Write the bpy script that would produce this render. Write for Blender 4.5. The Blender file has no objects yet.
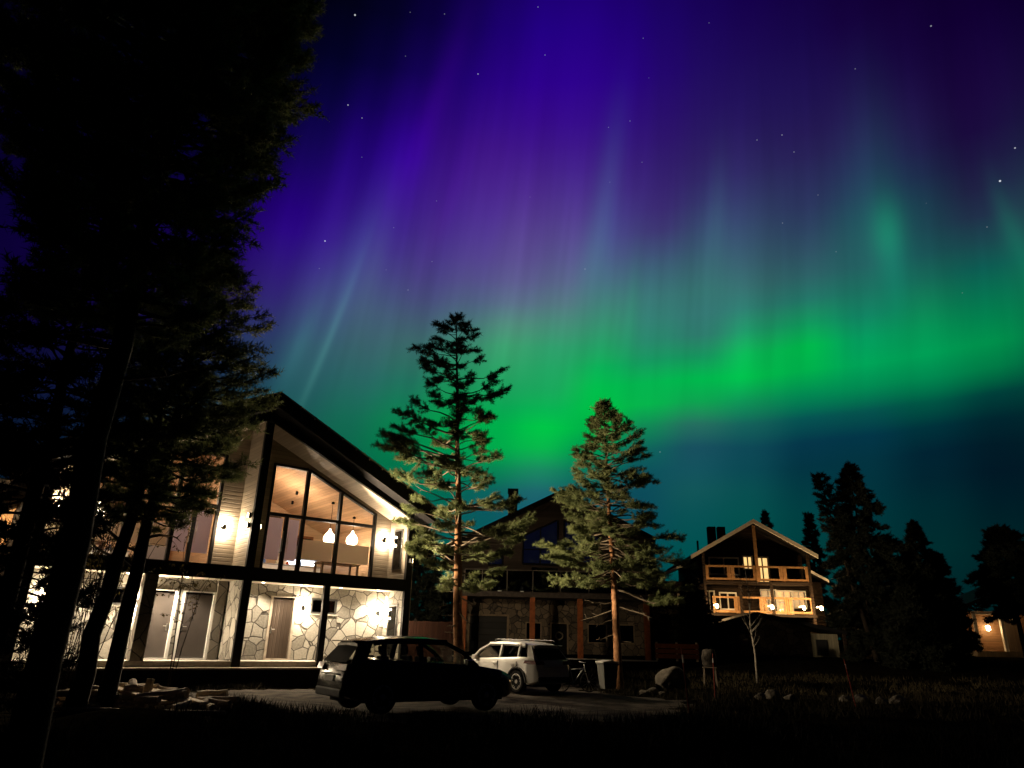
import bpy, bmesh, math, random
import numpy as np
from mathutils import Vector, Matrix

C = bpy.context.scene.collection
rad = math.radians

# ---------------------------------------------------------------- camera
cam = bpy.data.cameras.new('Camera')
cam.sensor_width = 36.0
cam.lens = 700.0 / 1024 * 36
cam.clip_start = 0.1
cam.clip_end = 2000
cam_ob = bpy.data.objects.new('Camera', cam)
C.objects.link(cam_ob)
cam_ob.matrix_world = (Matrix.Translation((0, 0, 1.62)) @ Matrix.Rotation(rad(90 + 20.2), 4, 'X')
                       @ Matrix.Rotation(rad(1.43), 4, 'Z'))
bpy.context.scene.camera = cam_ob
sc = bpy.context.scene
sc.view_settings.view_transform = 'Standard'
sc.view_settings.look = 'None'
sc.view_settings.gamma = 1
sc.view_settings.exposure = 0.0
sc.view_settings.use_curve_mapping = False
sc.cycles.max_bounces = 6
sc.cycles.transparent_max_bounces = 12
sc.cycles.caustics_reflective = False
sc.cycles.caustics_refractive = False
sc.cycles.sample_clamp_indirect = 3.0
sc.cycles.use_denoising = True

# ---------------------------------------------------------------- night sky with aurora (by direction in the world)
SKY_AZ=[-0.8, -0.7273, -0.6545, -0.5818, -0.5091, -0.4364, -0.3636, -0.2909, -0.2182, -0.1455, -0.0727, 0.0, 0.0727, 0.1455, 0.2182, 0.2909, 0.3636, 0.4364, 0.5091, 0.5818, 0.6545, 0.7273, 0.8]
SKY_EL=[0.0, 0.06, 0.12, 0.17, 0.2, 0.23, 0.26, 0.29, 0.32, 0.35, 0.38, 0.41, 0.44, 0.47, 0.5, 0.53, 0.56, 0.59, 0.62, 0.65, 0.68, 0.71, 0.76, 0.82, 0.9, 1.05]
SKY=[[[0,28,31],[1,27,34],[2,24,36],[4,20,38],[4,18,39],[5,16,40],[6,13,40],[6,11,41],[7,8,42],[7,6,42],[7,5,43],[7,4,43],[7,3,43],[7,2,42],[6,2,39],[5,2,37],[4,1,33],[4,1,30],[3,1,26],[2,1,23],[2,1,20],[1,0,17],[1,0,14],[1,0,12],[1,0,11],[2,0,12]],[[0,28,31],[1,27,34],[3,25,37],[4,21,40],[5,19,41],[6,16,42],[7,13,43],[8,10,44],[8,7,44],[9,5,45],[9,3,47],[10,2,48],[10,2,49],[9,2,48],[8,1,45],[7,1,41],[5,1,36],[4,1,32],[3,0,27],[2,0,23],[1,0,19],[1,0,16],[1,0,13],[0,0,10],[1,0,10],[2,0,12]],[[0,29,31],[1,28,35],[4,27,39],[6,24,42],[7,22,43],[8,19,45],[9,16,46],[10,12,47],[10,8,48],[11,4,48],[11,1,50],[12,1,53],[12,1,55],[11,1,54],[10,1,51],[8,1,46],[6,0,40],[4,1,34],[3,1,28],[2,1,23],[1,1,19],[1,1,15],[1,1,12],[0,0,9],[1,0,9],[2,0,11]],[[0,30,32],[2,30,36],[4,30,41],[7,28,45],[8,27,47],[10,24,49],[11,21,51],[12,17,52],[13,13,53],[14,8,54],[14,4,56],[15,2,57],[14,1,59],[14,0,59],[12,0,57],[10,1,52],[8,1,46],[5,1,39],[3,1,32],[2,1,25],[1,1,19],[1,1,16],[1,1,12],[1,1,10],[0,0,8],[2,0,11]],[[0,29,32],[2,33,37],[5,35,44],[8,35,49],[10,35,51],[12,33,54],[14,31,57],[16,27,59],[17,23,61],[18,17,63],[19,11,64],[19,6,65],[19,3,68],[19,2,70],[18,2,70],[16,2,67],[12,1,61],[8,1,52],[5,1,43],[4,2,36],[3,2,29],[2,2,23],[1,2,17],[1,1,12],[0,0,9],[1,0,11]],[[0,30,32],[2,35,39],[6,41,46],[9,45,53],[12,46,57],[14,46,60],[17,45,64],[20,43,68],[23,39,71],[26,34,74],[27,26,77],[28,18,80],[29,12,85],[30,9,91],[29,5,94],[26,2,94],[23,0,88],[18,0,78],[13,1,67],[9,2,56],[6,2,46],[4,2,37],[2,2,25],[1,1,15],[1,1,12],[1,0,13]],[[0,30,32],[2,39,40],[5,49,49],[9,56,57],[12,59,62],[16,62,66],[20,64,72],[25,64,77],[30,63,83],[35,60,89],[40,55,95],[44,46,102],[46,35,110],[46,26,116],[44,17,122],[41,7,126],[36,2,120],[30,3,107],[23,4,92],[17,4,79],[12,3,68],[8,3,56],[3,2,37],[2,2,22],[1,1,17],[2,0,15]],[[0,30,32],[1,43,42],[4,57,52],[8,68,60],[11,74,65],[15,79,71],[20,83,77],[27,86,84],[35,87,92],[43,89,99],[50,88,105],[56,80,113],[60,71,120],[60,59,126],[58,44,130],[54,30,131],[49,20,129],[44,13,125],[38,8,120],[32,4,112],[26,2,100],[18,2,83],[8,2,55],[4,2,35],[3,1,26],[3,0,19]],[[0,33,33],[0,49,45],[2,66,56],[5,81,64],[7,89,68],[10,97,72],[14,103,77],[21,106,84],[32,105,93],[43,102,101],[54,100,106],[62,97,112],[67,91,119],[68,78,125],[67,62,130],[64,47,133],[60,34,135],[57,23,137],[53,14,139],[48,6,140],[41,3,129],[32,2,110],[18,2,81],[10,1,57],[7,0,42],[4,0,25]],[[0,35,34],[0,54,49],[1,74,62],[2,90,69],[3,101,71],[4,113,72],[6,123,74],[11,127,78],[21,121,87],[34,114,95],[50,110,101],[62,104,109],[68,92,117],[72,78,126],[73,66,132],[72,55,136],[70,44,138],[67,34,139],[64,26,138],[59,19,134],[53,13,128],[44,8,122],[31,2,111],[20,1,87],[12,1,63],[6,0,31]],[[0,33,33],[0,59,55],[1,81,73],[2,93,78],[2,105,77],[1,125,75],[1,144,74],[4,153,74],[14,150,80],[28,143,89],[44,136,97],[58,126,106],[70,110,116],[77,92,127],[81,77,135],[81,65,140],[78,55,142],[75,45,142],[71,36,138],[66,27,134],[60,19,131],[52,12,131],[40,2,128],[29,0,113],[19,1,85],[7,0,37]],[[0,31,32],[0,67,64],[5,87,86],[11,88,93],[12,96,90],[7,129,81],[1,163,74],[0,170,74],[11,163,83],[29,158,92],[44,158,100],[58,155,108],[78,137,121],[88,109,134],[90,90,140],[89,77,142],[86,67,142],[81,55,141],[75,42,139],[68,31,137],[61,20,136],[55,11,137],[45,1,140],[35,0,131],[24,0,101],[8,0,41]],[[0,41,42],[1,70,71],[10,81,91],[22,87,104],[29,100,107],[25,131,96],[8,174,76],[0,193,71],[9,178,83],[26,167,93],[35,165,100],[48,159,109],[69,142,120],[84,118,130],[87,99,136],[86,85,139],[84,72,140],[79,58,139],[72,45,137],[65,32,135],[59,21,134],[53,12,136],[44,2,138],[36,0,130],[25,0,102],[9,0,43]],[[0,41,44],[2,62,68],[8,74,87],[14,81,95],[13,91,94],[7,110,88],[0,140,78],[0,173,71],[0,189,71],[1,184,76],[11,172,87],[35,157,100],[53,142,111],[64,125,120],[70,105,127],[72,86,131],[71,70,134],[68,56,133],[64,42,129],[59,31,126],[53,22,125],[48,13,126],[40,2,128],[32,0,117],[23,0,94],[9,0,43]],[[0,37,40],[1,59,63],[4,72,81],[10,73,87],[12,74,88],[13,81,90],[15,98,90],[17,135,85],[6,180,76],[4,180,79],[21,152,95],[41,136,109],[52,128,117],[58,119,119],[61,102,120],[63,80,120],[63,57,118],[60,44,117],[56,36,115],[51,29,112],[47,21,111],[42,15,110],[35,7,109],[28,3,101],[21,0,83],[9,0,40]],[[0,31,33],[0,62,61],[0,79,78],[10,82,85],[18,86,89],[20,83,94],[24,80,95],[37,111,96],[13,165,81],[0,187,78],[22,152,96],[47,127,112],[54,122,118],[55,117,115],[57,103,114],[57,87,114],[56,71,113],[53,54,109],[49,40,104],[45,30,99],[40,23,97],[36,17,95],[30,10,92],[24,3,86],[18,0,72],[8,0,36]],[[0,34,35],[0,59,55],[0,74,71],[5,79,77],[9,78,80],[11,72,83],[14,72,86],[20,96,90],[13,146,84],[1,188,75],[9,180,83],[29,146,100],[44,120,108],[52,105,107],[53,91,106],[52,78,105],[50,65,103],[47,52,99],[44,39,95],[40,30,91],[36,22,89],[32,17,87],[27,9,82],[21,1,75],[16,0,62],[7,0,32]],[[0,35,35],[0,51,50],[0,63,62],[1,63,65],[2,58,65],[3,52,66],[5,54,73],[6,83,82],[2,136,81],[0,174,74],[0,179,73],[16,147,90],[34,115,101],[44,95,100],[46,79,98],[44,65,95],[43,53,93],[41,44,90],[39,33,86],[36,25,83],[32,20,82],[29,15,80],[23,7,73],[18,0,64],[14,0,53],[6,0,29]],[[0,32,34],[0,43,44],[0,54,55],[1,53,59],[2,51,61],[3,51,64],[3,53,71],[5,82,77],[1,136,80],[0,160,85],[4,151,90],[16,126,94],[26,107,92],[34,91,93],[34,84,91],[33,74,89],[35,59,87],[36,45,85],[36,33,82],[33,23,78],[29,16,73],[25,10,69],[20,2,60],[15,0,52],[12,0,45],[6,0,26]],[[0,30,32],[0,37,39],[0,45,47],[0,42,49],[1,36,48],[1,35,50],[0,50,59],[0,85,68],[0,135,79],[0,159,85],[6,147,85],[15,126,86],[21,102,86],[25,81,84],[27,68,80],[27,58,77],[29,42,75],[31,29,74],[31,21,72],[28,14,68],[24,8,63],[21,4,59],[17,0,51],[13,0,45],[10,0,38],[5,0,24]],[[0,28,31],[0,33,35],[0,35,39],[0,28,38],[1,24,37],[1,27,39],[0,37,46],[0,63,58],[0,123,70],[0,145,76],[2,129,78],[7,112,81],[13,92,83],[26,70,79],[32,48,74],[31,33,68],[28,21,64],[26,11,61],[25,8,60],[23,5,58],[20,3,55],[17,0,51],[14,0,45],[11,0,40],[9,0,34],[5,0,22]],[[0,27,30],[0,29,33],[0,28,35],[1,25,34],[1,25,35],[1,30,37],[1,40,42],[2,60,50],[3,84,59],[5,100,65],[9,104,69],[13,99,72],[20,89,74],[27,76,74],[30,59,70],[28,41,65],[25,27,60],[23,17,58],[22,10,56],[19,6,53],[16,2,49],[13,0,44],[11,0,40],[10,0,36],[8,0,31],[4,0,20]],[[0,28,30],[0,28,32],[1,28,34],[1,29,35],[2,31,36],[2,36,39],[3,44,42],[4,55,47],[6,66,52],[8,75,56],[11,79,60],[15,78,63],[18,73,64],[21,64,64],[23,54,62],[23,42,59],[22,32,57],[20,23,54],[18,16,51],[17,10,48],[15,6,45],[13,3,42],[10,0,38],[9,0,34],[7,0,29],[4,0,19]]]
STARS=[(-0.20597, 0.65812, 0.72419, 0.72, 0.00143), (-0.22162, 0.72881, 0.64786, 0.48, 0.00117), (-0.20504, 0.74166, 0.63867, 0.3, 0.00104), (-0.25796, 0.82488, 0.50302, 0.66, 0.0013), (-0.05445, 0.71801, 0.6939, 0.36, 0.00117), (0.03201, 0.70152, 0.71193, 0.18, 0.00104), (0.02085, 0.66196, 0.74925, 0.21, 0.00104), (0.55041, 0.66429, 0.50573, 0.96, 0.00143), (0.55606, 0.63908, 0.53139, 0.54, 0.00117), (0.46013, 0.59462, 0.65932, 0.36, 0.00117), (0.33359, 0.71937, 0.60929, 0.3, 0.00104), (0.30591, 0.73085, 0.61015, 0.21, 0.00104), (0.34973, 0.72757, 0.5902, 0.21, 0.00104), (0.09831, 0.86467, 0.49263, 0.21, 0.00104), (0.20822, 0.94496, 0.25237, 0.24, 0.00104), (0.14715, 0.74653, 0.64888, 0.15, 0.00104), (-0.52723, 0.74048, 0.4168, 0.48, 0.0013), (0.54735, 0.6958, 0.46506, 0.15, 0.00104), (-0.14892, 0.87602, 0.4587, 0.18, 0.00104), (0.38271, 0.7485, 0.54155, 0.15, 0.00091), (-0.50983, 0.59816, 0.61829, 0.18, 0.00104), (-0.16804, 0.83086, 0.53051, 0.13, 0.0009), (-0.11609, 0.86052, 0.49601, 0.15, 0.00091), (0.16637, 0.70875, 0.68556, 0.06, 0.00088), (0.23148, 0.65348, 0.72068, 0.15, 0.00084), (-0.09651, 0.6667, 0.73905, 0.17, 0.00097), (0.49162, 0.70925, 0.50525, 0.06, 0.00087), (0.15473, 0.67761, 0.71896, 0.16, 0.00088), (-0.17867, 0.85876, 0.48022, 0.07, 0.00102), (0.12622, 0.7978, 0.58957, 0.1, 0.00091), (-0.13899, 0.66262, 0.73595, 0.15, 0.00084), (0.39865, 0.64834, 0.64864, 0.16, 0.00101), (0.40975, 0.77748, 0.4771, 0.12, 0.00097), (-0.2074, 0.77224, 0.60052, 0.15, 0.00083), (0.53498, 0.74237, 0.40334, 0.1, 0.00087), (0.11979, 0.75486, 0.64485, 0.17, 0.00088), (-0.28302, 0.65892, 0.69694, 0.14, 0.00104), (0.16686, 0.77679, 0.60725, 0.12, 0.00097), (-0.11, 0.81709, 0.56592, 0.12, 0.00094), (-0.14692, 0.69806, 0.7008, 0.1, 0.00102), (0.01834, 0.81721, 0.57605, 0.09, 0.00081), (-0.26604, 0.84162, 0.47, 0.14, 0.00088), (0.34711, 0.78051, 0.51992, 0.16, 0.00103)]

def s2l(c):
    return tuple((v / 255 / 12.92) if v <= 10 else ((v / 255 + .055) / 1.055) ** 2.4 for v in c)
W = bpy.data.worlds.new('World')
sc.world = W
W.use_nodes = True
nt = W.node_tree
nt.nodes.clear()
def N(t, **k):
    n = nt.nodes.new(t)
    for a, b in k.items():
        setattr(n, a, b)
    return n
def setin(sock, v):
    if isinstance(v, bpy.types.NodeSocket):
        nt.links.new(v, sock)
    else:
        sock.default_value = v
def math_(op, a, b=None, c=None):
    n = N('ShaderNodeMath', operation=op)
    setin(n.inputs[0], a)
    if b is not None: setin(n.inputs[1], b)
    if c is not None: setin(n.inputs[2], c)
    return n.outputs[0]
def mixc(f, a, b, blend='MIX'):
    n = N('ShaderNodeMix', data_type='RGBA', blend_type=blend)
    setin(n.inputs[0], f); setin(n.inputs[6], a); setin(n.inputs[7], b)
    return n.outputs[2]
def smooth(v, a, b):
    n = N('ShaderNodeMapRange', interpolation_type='SMOOTHSTEP')
    setin(n.inputs[0], v)
    n.inputs[1].default_value = a; n.inputs[2].default_value = b
    n.inputs[3].default_value = 0; n.inputs[4].default_value = 1
    return n.outputs[0]
tc = N('ShaderNodeTexCoord')
nrm = N('ShaderNodeVectorMath', operation='NORMALIZE')
nt.links.new(tc.outputs['Generated'], nrm.inputs[0])
DIR = nrm.outputs[0]
sep = N('ShaderNodeSeparateXYZ')
nt.links.new(DIR, sep.inputs[0])
az = math_('ARCTAN2', sep.outputs[0], sep.outputs[1])
el0 = math_('ARCSINE', sep.outputs[2])
nz = N('ShaderNodeTexNoise', noise_dimensions='3D')
nz.inputs['Scale'].default_value = 3.2; nz.inputs['Detail'].default_value = 2
nt.links.new(DIR, nz.inputs['Vector'])
wob = math_('MULTIPLY', math_('SUBTRACT', nz.outputs[0], .5), .03)
el = math_('ADD', el0, wob)
A = math_('SUBTRACT', az, math_('MULTIPLY', math_('SUBTRACT', el0, .45), .13))
EMAX = SKY_EL[-1]
eln = math_('DIVIDE', el, EMAX)
col = None
for i, a in enumerate(SKY_AZ):
    r = N('ShaderNodeValToRGB')
    cr = r.color_ramp
    cr.interpolation = 'LINEAR'
    while len(cr.elements) < len(SKY_EL):
        cr.elements.new(0.5)
    for e, p, c in zip(cr.elements, SKY_EL, SKY[i]):
        e.position = p / EMAX
        e.color = s2l(c) + (1,)
    nt.links.new(eln, r.inputs[0])
    if col is None:
        col = r.outputs[0]
    else:
        col = mixc(smooth(A, SKY_AZ[i - 1], a), col, r.outputs[0])
# rays: thin brightness streaks that fan out from the magnetic zenith
comb = N('ShaderNodeCombineXYZ')
setin(comb.inputs[0], math_('MULTIPLY', A, 15.0)); setin(comb.inputs[1], math_('MULTIPLY', el0, 1.1))
n2 = N('ShaderNodeTexNoise', noise_dimensions='2D')
n2.inputs['Scale'].default_value = 1.0; n2.inputs['Detail'].default_value = 3.0; n2.inputs['Roughness'].default_value = .6
nt.links.new(comb.outputs[0], n2.inputs['Vector'])
msk = math_('MULTIPLY', smooth(el0, .27, .42), math_('SUBTRACT', 1.0, smooth(el0, .62, .85)))
gain = math_('ADD', 1.0, math_('MULTIPLY', math_('SUBTRACT', n2.outputs[0], .5), math_('MULTIPLY_ADD', msk, .50, .08)))
col = mixc(1.0, col, gain, 'MULTIPLY')
def beam(a0, wa, e0, we, c, lean=0.0):
    global col
    da = math_('SUBTRACT', A, math_('MULTIPLY_ADD', math_('SUBTRACT', el0, e0), lean, a0))
    qa = math_('POWER', math_('ABSOLUTE', math_('DIVIDE', da, wa)), 2.0)
    qe = math_('POWER', math_('ABSOLUTE', math_('DIVIDE', math_('SUBTRACT', el0, e0), we)), 2.0)
    g = math_('EXPONENT', math_('MULTIPLY', math_('ADD', qa, qe), -1.0))
    col = mixc(g, col, tuple(c) + (1,), 'ADD')
beam(-0.2742, 0.0054, 0.3774, 0.1000, (0.012, 0.045, 0.035), 0.160)
beam(-0.2693, 0.0108, 0.4260, 0.1000, (0.008, 0.03, 0.03), 0.160)
beam(-0.2657, 0.0246, 0.5051, 0.0786, (0.006, 0.02, 0.022), 0.160)
beam(-0.2331, 0.0154, 0.4981, 0.0714, (0.008, 0.02, 0.02), 0.120)
beam(-0.3099, 0.0123, 0.3824, 0.0571, (0.005, 0.03, 0.025), 0.160)
beam(0.1262, 0.0200, 0.5876, 0.1000, (0.006, 0.03, 0.03), 0.100)
beam(0.1154, 0.0246, 0.5203, 0.0571, (0.005, 0.03, 0.025), 0.100)
beam(0.3074, 0.0169, 0.5588, 0.0714, (0.006, 0.028, 0.024), 0.040)
beam(0.5455, 0.0200, 0.5077, 0.0371, (-0.012, 0.1, 0.03), -0.060)
beam(0.5394, 0.0369, 0.5538, 0.1000, (0.0, 0.022, 0.014), -0.060)
beam(0.5503, 0.0185, 0.4602, 0.0571, (0.0, 0.05, 0.03), -0.060)
beam(0.6880, 0.0108, 0.4705, 0.0514, (0.0, 0.04, 0.018), -0.220)
beam(0.1845, 0.0092, 0.4552, 0.0643, (-0.006, 0.03, 0.006), 0.000)
beam(-0.1936, 0.0215, 0.6913, 0.1143, (0.01, -0.002, 0.045), 0.300)
beam(-0.1357, 0.0154, 0.5839, 0.0857, (0.008, 0.0, 0.02), 0.250)
beam(0.0497, 0.0523, 0.2661, 0.0429, (-0.006, 0.06, 0.0), 0.000)
beam(0.1235, 0.0400, 0.3517, 0.0286, (-0.005, 0.04, 0.0), 0.000)
# fade to plain night away from the display
out = math_('SUBTRACT', 1.0, smooth(math_('ABSOLUTE', az), .85, 1.35))
col = mixc(out, (.0006, .0006, .002, 1), col)
# stars
for (sx, sy, sz, b, w) in STARS:
    d = N('ShaderNodeVectorMath', operation='DISTANCE')
    nt.links.new(DIR, d.inputs[0]); d.inputs[1].default_value = (sx, sy, sz)
    g = math_('SUBTRACT', 1.0, smooth(d.outputs['Value'], w * .2, w))
    col = mixc(math_('MULTIPLY', g, b), col, (.9, .95, 1, 1), 'ADD')
bg = N('ShaderNodeBackground')
bg.inputs[1].default_value = 1.0
nt.links.new(col, bg.inputs[0])
wo = N('ShaderNodeOutputWorld')
nt.links.new(bg.outputs[0], wo.inputs[0])

# ---------------------------------------------------------------- materials
MATS = {}
def mat(name, c, rough=.7, var=.25, scale=6.0, bump=0.0, bscale=40.0, metal=0.0, coat=0.0, c2=None):
    if name in MATS: return MATS[name]
    m = bpy.data.materials.new(name); m.use_nodes = True
    t = m.node_tree; b = t.nodes['Principled BSDF']
    b.inputs['Roughness'].default_value = rough
    b.inputs['Metallic'].default_value = metal
    b.inputs['Specular IOR Level'].default_value = .5 if (rough < .5 or metal) else .12
    b.inputs['Coat Weight'].default_value = coat
    tcn = t.nodes.new('ShaderNodeTexCoord')
    n = t.nodes.new('ShaderNodeTexNoise'); n.inputs['Scale'].default_value = scale; n.inputs['Detail'].default_value = 5
    t.links.new(tcn.outputs['Object'], n.inputs['Vector'])
    r = t.nodes.new('ShaderNodeValToRGB')
    r.color_ramp.elements[0].position = .3; r.color_ramp.elements[1].position = .7
    a = tuple(v * (1 - var) for v in c) if c2 is None else c
    d = tuple(min(1, v * (1 + var)) for v in c) if c2 is None else c2
    r.color_ramp.elements[0].color = a + (1,); r.color_ramp.elements[1].color = d + (1,)
    t.links.new(n.outputs[0], r.inputs[0]); t.links.new(r.outputs[0], b.inputs['Base Color'])
    if bump:
        n3 = t.nodes.new('ShaderNodeTexNoise'); n3.inputs['Scale'].default_value = bscale; n3.inputs['Detail'].default_value = 4
        t.links.new(tcn.outputs['Object'], n3.inputs['Vector'])
        bp = t.nodes.new('ShaderNodeBump'); bp.inputs['Strength'].default_value = bump; bp.inputs['Distance'].default_value = .03
        t.links.new(n3.outputs[0], bp.inputs['Height']); t.links.new(bp.outputs[0], b.inputs['Normal'])
    MATS[name] = m
    return m
def boards(name, c, axis, pitch, rough=.6, var=.2, groove=.55, dist=.012):
    """timber boards: grooves every `pitch` metres along `axis`, a tone per board and a grain"""
    m = bpy.data.materials.new(name); m.use_nodes = True
    t = m.node_tree; b = t.nodes['Principled BSDF']; b.inputs['Roughness'].default_value = rough; b.inputs['Specular IOR Level'].default_value = .2
    tcn = t.nodes.new('ShaderNodeTexCoord'); s = t.nodes.new('ShaderNodeSeparateXYZ')
    t.links.new(tcn.outputs['Object'], s.inputs[0])
    def mt(op, x, y=None):
        n = t.nodes.new('ShaderNodeMath'); n.operation = op
        for k, v in enumerate((x, y)):
            if v is None: continue
            if isinstance(v, bpy.types.NodeSocket): t.links.new(v, n.inputs[k])
            else: n.inputs[k].default_value = v
        return n.outputs[0]
    p = mt('DIVIDE', s.outputs['XYZ'.index(axis)], pitch)
    idx = mt('FLOOR', p); fr = mt('FRACT', p)
    wn = t.nodes.new('ShaderNodeTexWhiteNoise'); wn.noise_dimensions = '1D'; t.links.new(idx, wn.inputs['W'])
    mp = t.nodes.new('ShaderNodeMapping')
    sc3 = [2.0, 2.0, 2.0]; sc3['XYZ'.index(axis)] = 30.0
    mp.inputs['Scale'].default_value = sc3
    t.links.new(tcn.outputs['Object'], mp.inputs['Vector'])
    n = t.nodes.new('ShaderNodeTexNoise'); n.inputs['Scale'].default_value = 1.0; n.inputs['Detail'].default_value = 4
    t.links.new(mp.outputs[0], n.inputs['Vector'])
    tone = mt('ADD', mt('MULTIPLY', wn.outputs['Value'], .5), mt('MULTIPLY', n.outputs[0], .5))
    r = t.nodes.new('ShaderNodeValToRGB')
    r.color_ramp.elements[0].position = .2; r.color_ramp.elements[1].position = .8
    r.color_ramp.elements[0].color = tuple(v * (1 - var) for v in c) + (1,)
    r.color_ramp.elements[1].color = tuple(min(1, v * (1 + var)) for v in c) + (1,)
    t.links.new(tone, r.inputs[0])
    edge = mt('LESS_THAN', fr, .07)
    mx = t.nodes.new('ShaderNodeMix'); mx.data_type = 'RGBA'
    t.links.new(mt('MULTIPLY', edge, groove), mx.inputs[0]); t.links.new(r.outputs[0], mx.inputs[6])
    mx.inputs[7].default_value = tuple(v * .25 for v in c) + (1,)
    t.links.new(mx.outputs[2], b.inputs['Base Color'])
    h = mt('SUBTRACT', 1.0, mt('POWER', mt('ABSOLUTE', mt('SUBTRACT', mt('MULTIPLY', fr, 2.0), 1.0)), 8.0))
    bp = t.nodes.new('ShaderNodeBump'); bp.inputs['Strength'].default_value = .8; bp.inputs['Distance'].default_value = dist
    t.links.new(h, bp.inputs['Height']); t.links.new(bp.outputs[0], b.inputs['Normal'])
    MATS[name] = m
    return m
def stone(name, lo, hi, joint, scale=1.7, jw=.03, bump=.6):
    """irregular flagstone cladding with recessed joints"""
    m = bpy.data.materials.new(name); m.use_nodes = True
    t = m.node_tree; b = t.nodes['Principled BSDF']; b.inputs['Roughness'].default_value = .85
    tcn = t.nodes.new('ShaderNodeTexCoord')
    nn = t.nodes.new('ShaderNodeTexNoise'); nn.inputs['Scale'].default_value = 2.5; nn.inputs['Detail'].default_value = 3
    t.links.new(tcn.outputs['Object'], nn.inputs['Vector'])
    vm = t.nodes.new('ShaderNodeVectorMath'); vm.operation = 'MULTIPLY_ADD'
    t.links.new(nn.outputs['Color'], vm.inputs[0]); vm.inputs[1].default_value = (.09, .09, .09)
    t.links.new(tcn.outputs['Object'], vm.inputs[2])
    v1 = t.nodes.new('ShaderNodeTexVoronoi'); v1.inputs['Scale'].default_value = scale
    v2 = t.nodes.new('ShaderNodeTexVoronoi'); v2.feature = 'DISTANCE_TO_EDGE'; v2.inputs['Scale'].default_value = scale
    t.links.new(vm.outputs[0], v1.inputs['Vector']); t.links.new(vm.outputs[0], v2.inputs['Vector'])
    sp = t.nodes.new('ShaderNodeSeparateColor'); t.links.new(v1.outputs['Color'], sp.inputs[0])
    ng = t.nodes.new('ShaderNodeTexNoise'); ng.inputs['Scale'].default_value = 14; ng.inputs['Detail'].default_value = 6
    t.links.new(tcn.outputs['Object'], ng.inputs['Vector'])
    ma = t.nodes.new('ShaderNodeMath'); ma.operation = 'ADD'
    t.links.new(sp.outputs[0], ma.inputs[0]); t.links.new(ng.outputs[0], ma.inputs[1])
    r = t.nodes.new('ShaderNodeValToRGB'); r.color_ramp.elements[0].position = .3; r.color_ramp.elements[1].position = 1.0
    hm = t.nodes.new('ShaderNodeMath'); hm.operation = 'MULTIPLY'; hm.inputs[1].default_value = .62
    t.links.new(ma.outputs[0], hm.inputs[0])
    r.color_ramp.elements[0].color = lo + (1,); r.color_ramp.elements[1].color = hi + (1,)
    t.links.new(hm.outputs[0], r.inputs[0])
    j = t.nodes.new('ShaderNodeMapRange'); j.inputs[1].default_value = jw * .4; j.inputs[2].default_value = jw
    t.links.new(v2.outputs['Distance'], j.inputs[0])
    mx = t.nodes.new('ShaderNodeMix'); mx.data_type = 'RGBA'
    t.links.new(j.outputs[0], mx.inputs[0]); mx.inputs[6].default_value = joint + (1,)
    t.links.new(r.outputs[0], mx.inputs[7]); t.links.new(mx.outputs[2], b.inputs['Base Color'])
    ad = t.nodes.new('ShaderNodeMath'); ad.operation = 'MULTIPLY_ADD'; ad.inputs[1].default_value = .25
    t.links.new(ng.outputs[0], ad.inputs[0]); t.links.new(j.outputs[0], ad.inputs[2])
    bp = t.nodes.new('ShaderNodeBump'); bp.inputs['Strength'].default_value = bump; bp.inputs['Distance'].default_value = .06
    t.links.new(ad.outputs[0], bp.inputs['Height']); t.links.new(bp.outputs[0], b.inputs['Normal'])
    MATS[name] = m
    return m
def glass(name, tint=(1, 1, 1), f=1.45, rough=.0):
    m = bpy.data.materials.new(name); m.use_nodes = True
    t = m.node_tree; t.nodes.clear()
    o = t.nodes.new('ShaderNodeOutputMaterial'); mx = t.nodes.new('ShaderNodeMixShader')
    tr = t.nodes.new('ShaderNodeBsdfTransparent'); tr.inputs[0].default_value = tint + (1,)
    g = t.nodes.new('ShaderNodeBsdfGlossy'); g.inputs['Roughness'].default_value = rough
    fr = t.nodes.new('ShaderNodeFresnel'); fr.inputs[0].default_value = f
    n = t.nodes.new('ShaderNodeTexNoise'); n.inputs['Scale'].default_value = .8
    bp = t.nodes.new('ShaderNodeBump'); bp.inputs['Strength'].default_value = .03; bp.inputs['Distance'].default_value = .1
    t.links.new(n.outputs[0], bp.inputs['Height']); t.links.new(bp.outputs[0], g.inputs['Normal'])
    t.links.new(fr.outputs[0], mx.inputs[0]); t.links.new(tr.outputs[0], mx.inputs[1]); t.links.new(g.outputs[0], mx.inputs[2])
    t.links.new(mx.outputs[0], o.inputs[0])
    MATS[name] = m
    return m
def sheer(name, c, tl=.5):
    m = bpy.data.materials.new(name); m.use_nodes = True
    t = m.node_tree; t.nodes.clear()
    o = t.nodes.new('ShaderNodeOutputMaterial'); mx = t.nodes.new('ShaderNodeMixShader'); mx.inputs[0].default_value = tl
    d = t.nodes.new('ShaderNodeBsdfDiffuse'); l = t.nodes.new('ShaderNodeBsdfTranslucent')
    n = t.nodes.new('ShaderNodeTexNoise'); n.inputs['Scale'].default_value = 40
    tcn = t.nodes.new('ShaderNodeTexCoord'); t.links.new(tcn.outputs['Object'], n.inputs['Vector'])
    r = t.nodes.new('ShaderNodeValToRGB'); r.color_ramp.elements[0].color = tuple(v * .85 for v in c) + (1,); r.color_ramp.elements[1].color = c + (1,)
    t.links.new(n.outputs[0], r.inputs[0]); t.links.new(r.outputs[0], d.inputs[0]); t.links.new(r.outputs[0], l.inputs[0])
    t.links.new(d.outputs[0], mx.inputs[1]); t.links.new(l.outputs[0], mx.inputs[2]); t.links.new(mx.outputs[0], o.inputs[0])
    MATS[name] = m
    return m
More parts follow.
